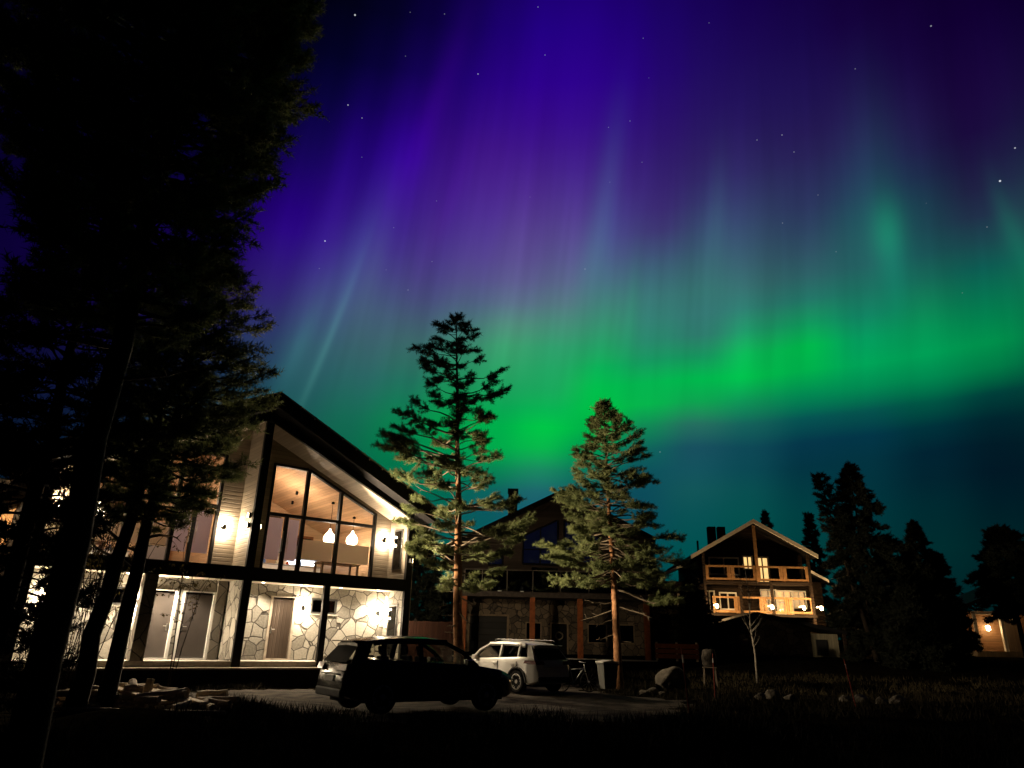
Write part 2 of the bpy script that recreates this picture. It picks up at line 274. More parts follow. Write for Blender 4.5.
def glow(name, c, s):
    m = bpy.data.materials.new(name); m.use_nodes = True
    t = m.node_tree; b = t.nodes['Principled BSDF']
    b.inputs['Base Color'].default_value = c + (1,)
    n = t.nodes.new('ShaderNodeTexNoise'); n.inputs['Scale'].default_value = 3
    tcn = t.nodes.new('ShaderNodeTexCoord'); t.links.new(tcn.outputs['Object'], n.inputs['Vector'])
    mr = t.nodes.new('ShaderNodeMapRange'); mr.inputs[3].default_value = s * .7; mr.inputs[4].default_value = s * 1.3
    t.links.new(n.outputs[0], mr.inputs[0]); t.links.new(mr.outputs[0], b.inputs['Emission Strength'])
    b.inputs['Emission Color'].default_value = c + (1,)
    MATS[name] = m
    return m
black_t = mat('black_timber', (.008, .007, .006), .7, .3, 8)
roof_m = mat('roof_felt', (.010, .009, .009), .8, .3, 5, .3)
trim_m = mat('drip_edge', (.32, .27, .23), .5, .2)
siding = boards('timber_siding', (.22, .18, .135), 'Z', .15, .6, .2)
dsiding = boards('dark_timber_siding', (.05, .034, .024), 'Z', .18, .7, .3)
soffit_m = boards('soffit_boards', (.46, .38, .30), 'X', .12, .6, .15, .35)
pine_b = boards('pine_boards', (.58, .37, .22), 'X', .14, .5, .18, .5)
pine_w = boards('pine_wall_boards', (.50, .33, .20), 'Z', .16, .5, .18, .4)
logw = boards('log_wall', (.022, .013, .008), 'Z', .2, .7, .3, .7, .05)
stone_m = stone('flagstone', (.13, .12, .10), (.40, .375, .32), (.045, .038, .030), 2.3, .040, 1.0)
stone_d = stone('fieldstone', (.06, .045, .03), (.22, .16, .10), (.02, .015, .01), 2.6, .05)
stone_g = stone('grey_flagstone', (.10, .088, .07), (.18, .16, .13), (.02, .017, .013), 1.6)
conc = mat('concrete', (.34, .31, .27), .85, .2, 7, .3)
deckw = boards('deck_boards', (.26, .21, .15), 'X', .14, .6, .2)
dark_w = mat('dark_skirting', (.012, .010, .008), .8, .3)
white_w = mat('white_paint', (.72, .70, .66), .5, .08)
door_g = mat('grey_door', (.062, .052, .047), .45, .1, 3)
door_b = boards('brown_door', (.055, .04, .03), 'X', .13, .5, .15, .4)
metal = mat('brushed_metal', (.6, .58, .55), .3, .1, 20, metal=.9)
dmetal = mat('dark_metal', (.02, .02, .02), .45, .2)
glass_m = glass('window_glass')
glass_d = glass('dark_glass', (.35, .37, .4))
black_m = mat('matt_black', (.006, .006, .006), .8, .2)
rubber = mat('tyre_rubber', (.012, .012, .012), .85, .2, 20)

# ---------------------------------------------------------------- mesh helpers
class MB:
    def __init__(s): s.v = []; s.f = []
    def add(s, vs, fs):
        o = len(s.v); s.v += [tuple(v) for v in vs]; s.f += [tuple(i + o for i in f) for f in fs]; return s
    def box(s, x0, x1, y0, y1, z0, z1):
        x0, x1 = sorted((x0, x1))
        return s.add([(x, y, z) for z in (z0, z1) for y in (y0, y1) for x in (x0, x1)],
                     [(0, 2, 3, 1), (4, 5, 7, 6), (0, 1, 5, 4), (2, 6, 7, 3), (0, 4, 6, 2), (1, 3, 7, 5)])
    def prism(s, poly, y0, y1):
        n = len(poly)
        return s.add([(x, y0, z) for x, z in poly] + [(x, y1, z) for x, z in poly],
                     [tuple(range(n)), tuple(range(2 * n - 1, n - 1, -1))] + [(i, i + n, (i + 1) % n + n, (i + 1) % n) for i in range(n)])
    def prismz(s, poly, z0, z1):
        n = len(poly)
        return s.add([(x, y, z0) for x, y in poly] + [(x, y, z1) for x, y in poly],
                     [tuple(range(n))[::-1], tuple(range(n, 2 * n))] + [(i, (i + 1) % n, (i + 1) % n + n, i + n) for i in range(n)])
    def tube(s, pts, rs, n=6, caps=True):
        pts = [Vector(p) for p in pts]
        if not hasattr(rs, '__len__'): rs = [rs] * len(pts)
        vs = []; up = None
        for i, p in enumerate(pts):
            d = (pts[min(i + 1, len(pts) - 1)] - pts[max(i - 1, 0)])
            if d.length < 1e-9: d = Vector((0, 0, 1))
            d.normalize()
            if up is None: up = Vector((1, 0, 0)) if abs(d.x) < .8 else Vector((0, 1, 0))
            a = (up - d * up.dot(d)).normalized(); b = d.cross(a); up = a
            for k in range(n):
                t = 2 * math.pi * k / n
                vs.append(p + (a * math.cos(t) + b * math.sin(t)) * rs[i])
        fs = [(i * n + k, i * n + (k + 1) % n, (i + 1) * n + (k + 1) % n, (i + 1) * n + k) for i in range(len(pts) - 1) for k in range(n)]
        if caps: fs += [tuple(range(n))[::-1], tuple(range((len(pts) - 1) * n, len(pts) * n))]
        return s.add(vs, fs)
    def ring(s, c, r, t, axis='Y', n=28, m=8):
        vs = []; fs = []
        for i in range(n):
            a = 2 * math.pi * i / n
            for k in range(m):
                b = 2 * math.pi * k / m
                q = r + t * math.cos(b); h = t * math.sin(b)
                p = (q * math.cos(a), h, q * math.sin(a)) if axis == 'Y' else ((h, q * math.cos(a), q * math.sin(a)) if axis == 'X' else (q * math.cos(a), q * math.sin(a), h))
                vs.append((c[0] + p[0], c[1] + p[1], c[2] + p[2]))
                fs.append((i * m + k, i * m + (k + 1) % m, ((i + 1) % n) * m + (k + 1) % m, ((i + 1) % n) * m + k))
        return s.add(vs, fs)
    def lathe(s, prof, c, n=20):
        vs = [(c[0] + r * math.cos(2 * math.pi * k / n), c[1] + r * math.sin(2 * math.pi * k / n), c[2] + z) for r, z in prof for k in range(n)]
        fs = [(i * n + k, i * n + (k + 1) % n, (i + 1) * n + (k + 1) % n, (i + 1) * n + k) for i in range(len(prof) - 1) for k in range(n)]
        fs += [tuple(range(n))[::-1], tuple(range((len(prof) - 1) * n, len(prof) * n))]
        return s.add(vs, fs)
    def quad(s, *p): return s.add(p, [tuple(range(len(p)))])
    def build(s, name, m, parent=None, smooth=False, bevel=0, fix=True):
        me = bpy.data.meshes.new(name); me.from_pydata(s.v, [], s.f); me.update()
        if fix:
            bm = bmesh.new(); bm.from_mesh(me); bmesh.ops.recalc_face_normals(bm, faces=bm.faces); bm.to_mesh(me); bm.free()
        if smooth: me.polygons.foreach_set('use_smooth', [True] * len(me.polygons))
        me.materials.append(m)
        o = bpy.data.objects.new(name, me); C.objects.link(o)
        if parent: o.parent = parent
        if bevel:
            b = o.modifiers.new('bevel', 'BEVEL'); b.width = bevel; b.segments = 2; b.limit_method = 'ANGLE'
        return o
def tag(o, label=None, cat=None, group=None, kind=None):
    if label: o['label'] = label
    if cat: o['category'] = cat
    if group: o['group'] = group
    if kind: o['kind'] = kind
    return o
def thing(name, label, cat, loc=(0, 0, 0), rz=0.0, group=None):
    o = bpy.data.objects.new(name, None); C.objects.link(o)
    o.empty_display_size = .2
    o.location = loc; o.rotation_euler = (0, 0, rz)
    return tag(o, label, cat, group)
def copy_tree(o, parent=None):
    c = o.copy(); C.objects.link(c)
    if parent: c.parent = parent
    for ch in o.children: copy_tree(ch, c)
    return c
def lamp(loc, watts, color, parent=None, size=.05, kind='POINT', aim=None, angle=None):
    l = bpy.data.lights.new('lamp_light', kind); l.energy = watts; l.color = color
    if kind == 'POINT' or kind == 'SPOT': l.shadow_soft_size = size
    if kind == 'SPOT': l.spot_size = angle; l.spot_blend = .6
    o = bpy.data.objects.new('lamp_light', l); C.objects.link(o)
    o.location = loc
    if aim: o.rotation_euler = Vector(aim).to_track_quat('-Z', 'Y').to_euler()
    if parent: o.parent = parent
    return o
WARM = (1.0, .79, .53)
def wall_cells(mb, u0, u1, z0, z1, y0, y1, holes):
    us = sorted({u0, u1} | {min(max(h[k], u0), u1) for h in holes for k in (0, 1)})
    zs = sorted({z0, z1} | {min(max(h[k], z0), z1) for h in holes for k in (2, 3)})
    for a, b in zip(us, us[1:]):
        run = None
        for c, d in zip(zs, zs[1:]):
            um, zm = (a + b) / 2, (c + d) / 2
            inside = any(h[0] < um < h[1] and h[2] < zm < h[3] for h in holes)
            if not inside:
                run = (run[0], d) if run else (c, d)
            if inside or d == zs[-1]:
                if run: mb.box(a, b, y0, y1, run[0], run[1]); run = None
    return mb

# ---------------------------------------------------------------- ground
def sstep(t):
    t = min(1, max(0, t)); return t * t * (3 - 2 * t)
def gh(x, y):
    h = 1.5 * sstep((y - 28) / 24) + max(0, y - 52) * .012
    b = math.exp(-((y - 12.8) / 1.9) ** 2) * (.22 + .12 * math.sin(x * .7) + .08 * math.sin(x * 1.9 + 1)) * sstep((abs(x + 1) - .0) / 3 + .6)
    b += .22 * math.exp(-((y - 17.2) / 1.6) ** 2 - ((x + 6.6) / 2.2) ** 2)
    return h + b + .03 * math.sin(x * 1.3 + y * .9) * math.sin(y * 1.1 - x * .4)
def sheet(xs, ys, dz=0.0):
    mb = MB(); nx = len(xs)
    vs = [(x, y, gh(x, y) + dz) for y in ys for x in xs]
    fs = [(j * nx + i, j * nx + i + 1, (j + 1) * nx + i + 1, (j + 1) * nx + i) for j in range(len(ys) - 1) for i in range(nx - 1)]
    mb.add(vs, fs); return mb
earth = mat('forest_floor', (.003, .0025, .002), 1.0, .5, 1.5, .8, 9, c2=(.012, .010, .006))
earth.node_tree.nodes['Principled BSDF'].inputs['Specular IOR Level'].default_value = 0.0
def spaced(segs):
    out = []
    for a, b, st in segs:
        v = a
        while v < b - 1e-6: out.append(v); v += st
    return out + [segs[-1][1]]
gx = spaced([(-900, -100, 100), (-100, -24, 6), (-24, 24, .3), (24, 60, 3), (60, 100, 8), (100, 900, 100)])
gy = spaced([(-300, -20, 40), (-20, 4, 3), (4, 34, .3), (34, 60, 2), (60, 120, 10), (120, 1500, 138)])
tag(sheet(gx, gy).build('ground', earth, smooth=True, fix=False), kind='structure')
gravel_m = mat('gravel', (.025, .021, .017), .95, .45, 2.2, .9, 60, c2=(.10, .083, .065))
# yard of gravel in front of the first house, an irregular outline
yard = MB()
outline = [(-6.6, 17.9), (-5.2, 17.0), (-4.0, 15.6), (-1.6, 15.4), (1.0, 16.2), (3.2, 17.4), (4.6, 20.2), (5.6, 22.6), (5.4, 24.6), (4.2, 25.6), (3.0, 27.4), (2.6, 31), (0.5, 33), (-1.6, 31), (-2.6, 28.2), (-4.6, 26.6), (-6.9, 24.9), (-9.0, 22.6), (-9.6, 21.4), (-8.4, 19.6)]
def in_yard(x, y):
    k = False; n = len(outline)
    for i in range(n):
        (x0, y0), (x1, y1) = outline[i], outline[(i + 1) % n]
        if (y0 > y) != (y1 > y) and x < (x1 - x0) * (y - y0) / (y1 - y0) + x0: k = not k
    return k
vid = {}; dv = []; df = []
cx = [v for v in gx if -24 <= v <= 24.01]; cy = [v for v in gy if 4 <= v <= 34.01]
def vv(i, j):
    if (i, j) not in vid:
        vid[i, j] = len(dv); dv.append((cx[i], cy[j], gh(cx[i], cy[j]) + .006))
    return vid[i, j]
for j in range(len(cy) - 1):
    for i in range(len(cx) - 1):
        if in_yard((cx[i] + cx[i + 1]) / 2 + .25 * math.sin(j * 1.7), (cy[j] + cy[j + 1]) / 2 + .25 * math.sin(i * 1.3)):
            df.append((vv(i, j), vv(i + 1, j), vv(i + 1, j + 1), vv(i, j + 1)))
dw_ = MB().add(dv, df).build('driveway', gravel_m, smooth=True, fix=False); tag(dw_, kind='structure')

# ---------------------------------------------------------------- the lit duplex house
UC = 4.75
H1 = thing('duplex_house', 'two storey lit duplex house with flagstone ground floor and tall glazed gable', 'house', (-12.6, 21.9, 0), math.atan2(.62, .785))
def S1(u): return 9.13 - .46 * abs(u - UC)
def U1(u): return 9.45 - .475 * abs(u - UC)
def mi(s, u): return UC + s * (u - UC)
rf = MB().prism([(UC - 7.05, U1(UC + 7.05)), (UC, 9.45), (UC + 7.05, U1(UC + 7.05)), (UC + 7.05, U1(UC + 7.05) + .56), (UC, 10.03), (UC - 7.05, U1(UC + 7.05) + .56)], -.62, 11.6).build('roof', roof_m, H1)
tr = MB()
for s in (-1, 1):
    tr.prism([(UC, 10.0), (mi(s, UC + 7.09), U1(UC + 7.05) + .53), (mi(s, UC + 7.09), U1(UC + 7.05) + .585), (UC, 10.055)], -.66, -.60)
tr.build('eave_flashing', trim_m, rf)
for k in range(11):
    u = UC + .8 + k * .6; z = U1(u) + .57
    MB().box(u - .025, u + .025, -.69, -.655, z - .1, z + .03).build('snow_hook', trim_m, rf)
gut = MB()
for s in (-1, 1):
    gut.tube([(mi(s, 11.9), -.6, 6.2), (mi(s, 11.9), 11.6, 6.2)], .07, 8)
gut.tube([(11.9, -.3, 6.15), (11.75, -.25, 5.8), (11.3, -.05, 5.35), (11.25, .1, 5.1), (11.25, .1, .2)], .045, 8)
gut.build('gutter', dmetal, rf)
MB().prism([(UC - 6.35, S1(11.1)), (UC, 9.13), (11.1, S1(11.1)), (11.1, U1(11.1) + .02), (UC, 9.47), (UC - 6.35, U1(11.1) + .02)], .005, .15).build('gable_header', black_t, H1)
for s in (-1, 1):
    e = UC + s * .13
    MB().prism([(e, S1(e)), (mi(s, 11.1), S1(11.1)), (mi(s, 11.1), S1(11.1) + .03), (e, S1(e) + .03)], .15, 1.5).build('soffit', soffit_m, H1)
    MB().prism([(e, S1(e) - .002), (mi(s, 11.1), S1(11.1) - .002), (mi(s, 11.1), S1(11.1) + .03), (e, S1(e) + .03)], 1.66, 10.8).build('room_ceiling', pine_b, H1)
# party wall between the two halves, end walls
for (a, b) in ((4.63, 4.87), (10.93, 11.1), (-1.6, -1.43)):
    top = min(S1(a), S1(b)) - .002
    MB().box(a, b, .12, 1.5, 3.76, top).build('balcony_side_wall', siding, H1)
    MB().box(a, b, .12, 1.5, .8, 3.39).build('stone_side_wall', stone_m, H1)
    MB().box(a, b, 1.66, 10.8, 3.76, top).build('timber_wall', pine_w, H1)
    MB().box(a, b, 1.7, 10.8, .3, 3.39).build('stone_wall', stone_d, H1)
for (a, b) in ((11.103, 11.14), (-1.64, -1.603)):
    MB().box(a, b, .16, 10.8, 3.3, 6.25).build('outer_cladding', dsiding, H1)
for (a, b, zt) in ((4.62, 4.9, 9.0), (10.92, 11.17, 6.2), (-1.67, -1.42, 6.2), (7.58, 7.8, 3.39)):
    MB().box(a, b, -.035, .118, .625, zt).build('post', black_t, H1)
MB().box(-1.66, 11.16, -.02, .115, 3.37, 3.82).build('fascia_beam', black_t, H1)
MB().box(-1.6, 11.1, .12, 10.8, 3.46, 3.755).build('floor_slab', mat('balcony_floor', (.12, .10, .08), .7), H1)
MB().box(-1.6, 11.1, .122, 1.5, 3.40, 3.457).build('porch_ceiling', boards('porch_ceiling_boards', (.50, .44, .35), 'Y', .12, .6, .1, .3), H1)
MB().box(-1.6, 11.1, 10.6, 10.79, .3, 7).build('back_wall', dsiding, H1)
MB().box(-2.0, 11.4, 0, 1.72, -.5, .798).build('terrace', conc, H1)
MB().box(-2.2, 11.5, -.5, -.002, .555, .62).build('terrace_step', deckw, H1, bevel=.008)
MB().box(-2.1, 11.4, -.40, -.004, -.6, .55).build('terrace_skirting', dark_w, H1)
# lower wall, doors and windows
doors = [(6.24, 7.16, .80, 2.96, door_b, -1), (1.98, 2.97, .80, 2.96, door_g, 1), (3.17, 4.22, .80, 2.96, door_g, -1)]
wins = [(7.79, 8.85, 2.44, 3.0), (.55, 1.5, 2.44, 3.0)]
wl = MB()
wall_cells(wl, -1.43, 4.63, .8, 3.39, 1.5, 1.72, [d[:4] for d in doors] + wins)
wall_cells(wl, 4.87, 10.93, .8, 3.39, 1.5, 1.72, [d[:4] for d in doors] + wins)
wl.build('flagstone_wall', stone_m, H1)
for (a, b, c, d, m, s) in doors:
    dd = MB().box(a + .06, b - .06, 1.57, 1.62, c + .06, d - .06).build('door', m, H1, bevel=.006)
    fr = MB().box(a - .03, a + .057, 1.46, 1.7, c + .001, d).box(b - .057, b + .03, 1.46, 1.7, c + .001, d).box(a - .03, b + .03, 1.455, 1.7, d + .001, d + .04).box(a + .06, b - .06, 1.46, 1.72, c + .002, c + .05)
    fr.build('door_frame', white_w if m is door_g else mat('beige_frame', (.35, .30, .24), .5), dd)
    hx = a + .14 if s < 0 else b - .14
    MB().box(hx - .02, hx + .02, 1.54, 1.568, 1.70, 1.92).tube([(hx, 1.56, 1.84), (hx, 1.5, 1.84), (hx - s * .13, 1.5, 1.84)], .014, 8).build('handle', metal, dd)
for (a, b, c, d) in wins:
    wn = MB().box(a, a + .06, 1.49, 1.6, c, d).box(b - .06, b, 1.49, 1.6, c, d).box(a + .06, b - .06, 1.492, 1.6, c, c + .06).box(a + .06, b - .06, 1.492, 1.6, d - .06, d).build('window', dmetal, H1)
    MB().box(a + .06, b - .06, 1.56, 1.57, c + .06, d - .06).build('pane', glass_d, wn)
    MB().box(a + .01, b - .01, 1.68, 1.70, c + .01, d - .01).build('blind', mat('dark_interior', (.012, .010, .009), .9), wn)
    MB().box(a - .04, b + .04, 1.42, 1.5, c - .05, c - .004).build('sill', conc, wn)
MB().box(1.56, 1.95, .0, .38, .80, 3.368).build('stone_pillar', stone_g, H1)
MB().box(4.24, 4.56, 1.40, 1.497, .80, 3.388).build('stone_pilaster', stone_g, H1)
# narrow dark windows in the two end walls facing the balcony
for (z0, z1) in ((4.25, 5.85), (.95, 2.9)):
    for (x0, x1, q) in ((10.895, 10.928, 10.89),):
        wn = MB().box(x0, x1, .42, 1.12, z0, z1).build('side_window', dmetal, H1)
        MB().box(q - .012, q + .003, .5, 1.04, z0 + .08, z1 - .08).build('pane', glass_d, wn)
# upper glazed gables, one per half
bar_m = mat('window_bar', (.012, .011, .011), .5, .2)
for s in (-1, 1):
    def m(u): return mi(s, u)
    wl = MB()
    y0, y1 = 1.5, 1.65
    wl.prism([(m(4.87), 3.76), (m(5.62), 3.76), (m(5.62), S1(5.62)), (m(4.87), S1(4.87))], y0, y1)
    wl.prism([(m(10.22), 3.76), (m(10.93), 3.76), (m(10.93), S1(10.93)), (m(10.22), S1(10.22))], y0, y1)
    wl.prism([(m(5.62), 7.9), (m(7.08), 7.9), (m(7.08), S1(7.08)), (m(5.62), S1(5.62))], y0, y1)
    wl.prism([(m(7.08), 7.9), (m(10.22), 6.5), (m(10.22), S1(10.22)), (m(7.08), S1(7.08))], y0, y1)
    wl.build('glazed_gable_wall', siding, H1)
    g = MB()
    g.prism([(m(5.62), 3.76), (m(5.72), 3.76), (m(5.72), 7.9), (m(5.62), 7.9)], 1.46, 1.64)
    g.prism([(m(10.12), 3.76), (m(10.22), 3.76), (m(10.22), 6.5), (m(10.12), 6.545)], 1.46, 1.64)
    for u, zt in ((7.08, 7.88), (8.56, 7.22)):
        g.prism([(m(u - .06), 3.76), (m(u + .06), 3.76), (m(u + .06), zt - .05), (m(u - .06), zt)], 1.45, 1.643)
    g.prism([(m(5.72), 5.90), (m(10.12), 5.90), (m(10.12), 6.02), (m(5.72), 6.02)], 1.462, 1.638)
    g.prism([(m(5.72), 3.76), (m(10.12), 3.76), (m(10.12), 3.88), (m(5.72), 3.88)], 1.464, 1.636)
    g.prism([(m(5.72), 7.80), (m(7.02), 7.80), (m(7.02), 7.9), (m(5.72), 7.9)], 1.464, 1.636)
    g.prism([(m(7.12), 7.775), (m(10.12), 6.44), (m(10.12), 6.545), (m(7.12), 7.88)], 1.466, 1.634)
    g.prism([(m(6.36), 3.88), (m(6.48), 3.88), (m(6.48), 5.9), (m(6.36), 5.9)], 1.455, 1.632)
    fr = g.build('glazed_front', bar_m, H1)
    MB().prism([(m(5.7), 3.85), (m(10.14), 3.85), (m(10.14), 6.46), (m(7.08), 7.82), (m(5.7), 7.82)], 1.54, 1.55).build('pane', glass_m, fr)
    hd = MB()
    for u in (6.32, 6.52):
        hd.tube([(m(u), 1.42, 4.6), (m(u), 1.42, 5.35)], .015, 6)
    hd.build('pull_handle', metal, fr)
    bl = sheer('grey_blind', (.78, .74, .86), .75)
    for a, b in ((5.76, 6.34), (6.5, 7.0)):
        MB().box(m(a), m(b), 1.70, 1.71, 4.3, 5.86).build('roller_blind', bl, fr)
    bb = sheer('beige_blind', (.72, .64, .55), .65)
    for a, b in ((7.16, 8.48), (8.64, 10.1)):
        MB().box(m(a), m(b), 1.70, 1.71, 4.42, 5.16).build('roller_blind', bb, fr)
    # room behind
    MB().box(m(4.88), m(10.92), 1.66, 8.0, 3.757, 3.80).build('room_floor', mat('room_floor_wood', (.16, .09, .045), .5), H1)
    MB().prism([(m(4.88), 3.8), (m(10.92), 3.8), (m(10.92), S1(10.92) - .02), (m(4.88), S1(4.88) - .02)], 8.0, 8.1).build('room_back_wall', pine_w, H1)
    wi = MB().box(m(9.3), m(10.3), 7.93, 7.995, 5.35, 6.15).build('window', mat('dark_wood_trim', (.14, .05, .02), .5), H1)
    MB().box(m(9.42), m(10.18), 7.918, 7.928, 5.47, 6.03).build('pane', glass_d, wi)
    k = thing('kitchen_unit', 'white kitchen units with bright worktop strip inside the %s glazed gable' % ('right' if s > 0 else 'left'), 'kitchen units')
    k.parent = None
    k.matrix_world = Matrix.Translation((-12.6, 21.9, 0)) @ Matrix.Rotation(math.atan2(.62, .785), 4, 'Z')
    MB().box(m(7.2), m(10.6), 7.3, 7.96, 3.81, 4.65).build('base_cabinet', mat('kitchen_white', (.6, .6, .6), .4, .05), k)
    MB().box(m(7.16), m(10.64), 7.26, 7.97, 4.652, 4.70).build('worktop', mat('worktop_grey', (.2, .2, .21), .3), k)
    MB().box(m(7.2), m(8.9), 7.6, 7.97, 5.25, 5.9).box(m(9.1), m(10.6), 7.6, 7.97, 5.02, 5.62).build('wall_cabinet', mat('kitchen_grey', (.2, .19, .2), .5, .05), k)
    MB().box(m(9.15), m(10.5), 7.9, 7.975, 4.80, 5.0).build('light_strip', glow('cool_strip', (.75, .88, 1.0), 7 if s > 0 else 3), k)
    MB().box(m(5.6), m(6.6), 7.55, 7.97, 3.81, 6.0).build('tall_cabinet', mat('kitchen_grey', (.2, .19, .2)), k)
    for q, (uu, hh) in enumerate(((7.5, .28), (7.9, .2), (8.5, .34), (9.0, .16), (9.6, .24))):
        MB().lathe([(.06, 0), (.08, .1), (.05, hh * .8), (.045, hh)], (m(uu), 7.5, 4.702), 10).build('jar', mat('jar_%d' % (q % 3), [(.5, .1, .05), (.1, .2, .5), (.6, .55, .4)][q % 3], .3), k)
    MB().box(m(7.3), m(8.6), 7.96, 7.99, 6.3, 7.1).build('wall_board', mat('wall_board_dark', (.1, .06, .04), .6), H1)
    t_ = thing('dining_table', 'dark dining table with chairs under the pendant lamps in the %s glazed gable' % ('right' if s > 0 else 'left'), 'table')
    t_.matrix_world = Matrix.Translation((-12.6, 21.9, 0)) @ Matrix.Rotation(math.atan2(.62, .785), 4, 'Z')
    tw = mat('table_wood', (.12, .07, .04), .4)
    MB().box(m(8.7), m(10.5), 3.1, 3.95, 4.50, 4.55).build('tabletop', tw, t_)
    for a_ in (8.8, 10.4):
        for b_ in (3.18, 3.87): MB().box(m(a_) - .04, m(a_) + .04, b_ - .04, b_ + .04, 3.802, 4.5).build('leg', tw, t_)
    # pendant lamps over the table
    for i, (u, y, z) in enumerate([(9.12, 3.5, 5.60), (10.2, 3.55, 5.64)]):
        u = m(u)
        if s < 0: u, y = (u - .05 + .0, y)
        p = thing('pendant_lamp', ['round glowing white pendant lamp, the one nearer the middle mullion in the right glazed gable', 'round glowing white pendant lamp, the one nearer the wall lamp in the right glazed gable',
                                   'round glowing pendant lamp, the one farther from the big trunk in the left glazed gable', 'round glowing white pendant lamp seen beside the big pine trunk'][i + (0 if s > 0 else 2)], 'lamp')
        wm = Matrix.Translation((-12.6, 21.9, 0)) @ Matrix.Rotation(math.atan2(.62, .785), 4, 'Z')
        p.matrix_world = wm @ Matrix.Translation((u, y, z))
        MB().lathe([(.04, .36), (.05, .30), (.10, .22), (.19, .12), (.245, .0), (.25, -.09), (.21, -.19), (.12, -.25), (.02, -.26)], (0, 0, 0), 22).build('lamp_shade', glow('pendant_glow', (1, .80, .50), 9), p, smooth=True)
        zc = S1(u) - z
        MB().tube([(0, 0, .33), (0, 0, zc)], .012, 5).build('cord', black_m, p)
        MB().lathe([(.07, 0), (.07, .05), (.02, .09)], (0, 0, zc - .09), 12).build('ceiling_rose', black_m, p)
        lamp((0, 0, -.34), 75, (1, .80, .58), p, .12)
    lamp((m(7.2), 4.2, 6.5), 250, (1, .78, .54), H1, .3)
    for q, (u, y) in enumerate([(6.0, 2.6), (6.5, 4.5), (8.0, 4.9), (8.4, 6.3)]):
        z = S1(u)
        MB().lathe([(.055, 0), (.055, -.14), (.045, -.15)], (m(u), y, z - .02), 10).build('ceiling_spot', black_m, H1)

# wall lamps (up/down sconces)
bulb = glow('sconce_glow', (1, .72, .36), 60)
def sconce(u, y, z, w, nx=0, ny=-1, col=WARM):
    h = MB().lathe([(.05, -.11), (.055, -.09), (.055, .09), (.05, .11)], (u + nx * .10, y + ny * .10, z), 14).box(u - .03 + nx * .03, u + .03 + nx * .03, y + ny * .05 - .05 * abs(ny), y + ny * .05 + .05 * abs(ny) if ny else y + .03, z - .05, z + .05).build('wall_lamp', dmetal, H1)
    MB().lathe([(.042, .112), (.042, .118)], (u + nx * .1, y + ny * .1, z), 12).lathe([(.042, -.118), (.042, -.112)], (u + nx * .1, y + ny * .1, z), 12).build('bulb', bulb, h)
    for d in (-1, 1):
        lamp((u + nx * .11, y + ny * .12, z + d * .17), w * 1.25, col, H1, .035)
sconce(10.62, 1.5, 5.45, 105)
sconce(10.62, 1.5, 2.55, 110)
sconce(7.46, 1.5, 2.62, 150)
sconce(2.12 - .32, 1.5, 2.55, 200)
sconce(-.9, 1.5, 2.55, 90)
sconce(4.12, 1.5, 5.25, 130)
sconce(-1.1, 1.5, 5.45, 70)
sconce(11.14, 3.2, 2.7, 160, 1, 0)  # sconce added on the hidden end wall so light reaches the villa
# fill floodlights on posts and end wall, put in to light trees, yard and villa
def flood(u, y, z, aim, w, ang, s):
    h = MB().box(u - .05, u + .05, y - .06, y + .06, z - .08, z + .08).build('fill_floodlight', dmetal, H1, bevel=.01)
    MB().box(u + s * .051, u + s * .056, y - .05, y + .05, z - .07, z + .07).build('bulb', bulb, h)
    lamp((u + s * .09, y - .02, z), w, (1, .79, .52), H1, .04, 'SPOT', aim, rad(ang))
flood(4.96, .26, 5.25, (12.5, -4.6, 1.9), 17000, 58, 1)
flood(11.05, -.12, 5.1, (1.6, -3.9, -1.2), 2300, 84, 1)
flood(11.05, -.12, 4.55, (7.1, -4.9, 1.9), 5200, 62, 1)  # second corner-post flood, added to light the dense pine
flood(4.57, .26, 5.25, (-4.6, -7.6, -5.6), 4500, 30, -1)  # narrow beam added to brighten the wood heap
flood(4.57, .26, 5.6, (-4.2, -7.8, 2.4), 2200, 60, -1)  # beam added to light the needles of the slim pines
flood(11.24, 2.0, 5.2, (12.8, 6.5, -2.2), 950, 55, 1)  # out of view on the end wall, added to light the dark villa
# recessed spots in the porch ceiling
for u in (-.4, 1.2, 3.0, 5.6, 7.0, 8.6, 10.2):
    MB().lathe([(.05, -.012), (.05, .0)], (u, .8, 3.396), 12).build('downlight', glow('downlight_glow', (1, .8, .5), 25), H1)
    lamp((u, .8, 3.36), 330, (1, .81, .58), H1, .05, 'SPOT', (0, 0, -1), rad(130))

# ---------------------------------------------------------------- the unlit house behind the pines
H2 = thing('gabled_villa', 'dark two storey gabled villa with rust coloured porch posts behind the white car', 'house', (3.2, 43.0, .9))
def U2(x): return 9.0 - .5 * abs(x)
r2 = MB().prism([(-7.2, U2(7.2)), (0, 9.0), (5.4, U2(5.4)), (5.4, U2(5.4) + .35), (0, 9.35), (-7.2, U2(7.2) + .35)], -1.6, 10).build('roof', roof_m, H2)
ch = MB().box(-3.25, -2.65, 3, 3.6, 7, 10.0).build('chimney', mat('dark_brick', (.03, .022, .018), .9, .3, 12, .5), r2)
MB().box(-3.3, -2.6, 2.95, 3.65, 10.002, 10.08).box(-3.2, -3.1, 3.05, 3.55, 10.08, 10.2).box(-2.8, -2.7, 3.05, 3.55, 10.08, 10.2).box(-3.3, -2.6, 2.95, 3.65, 10.2, 10.25).build('chimney_cap', dmetal, ch)
MB().prism([(-7.1, U2(7.1) - .28), (0, 8.72), (5.35, U2(5.35) - .28), (5.35, U2(5.35) - .002), (0, 8.998), (-7.1, U2(7.1) - .002)], -1.55, -1.4).build('gable_board', dsiding, H2)
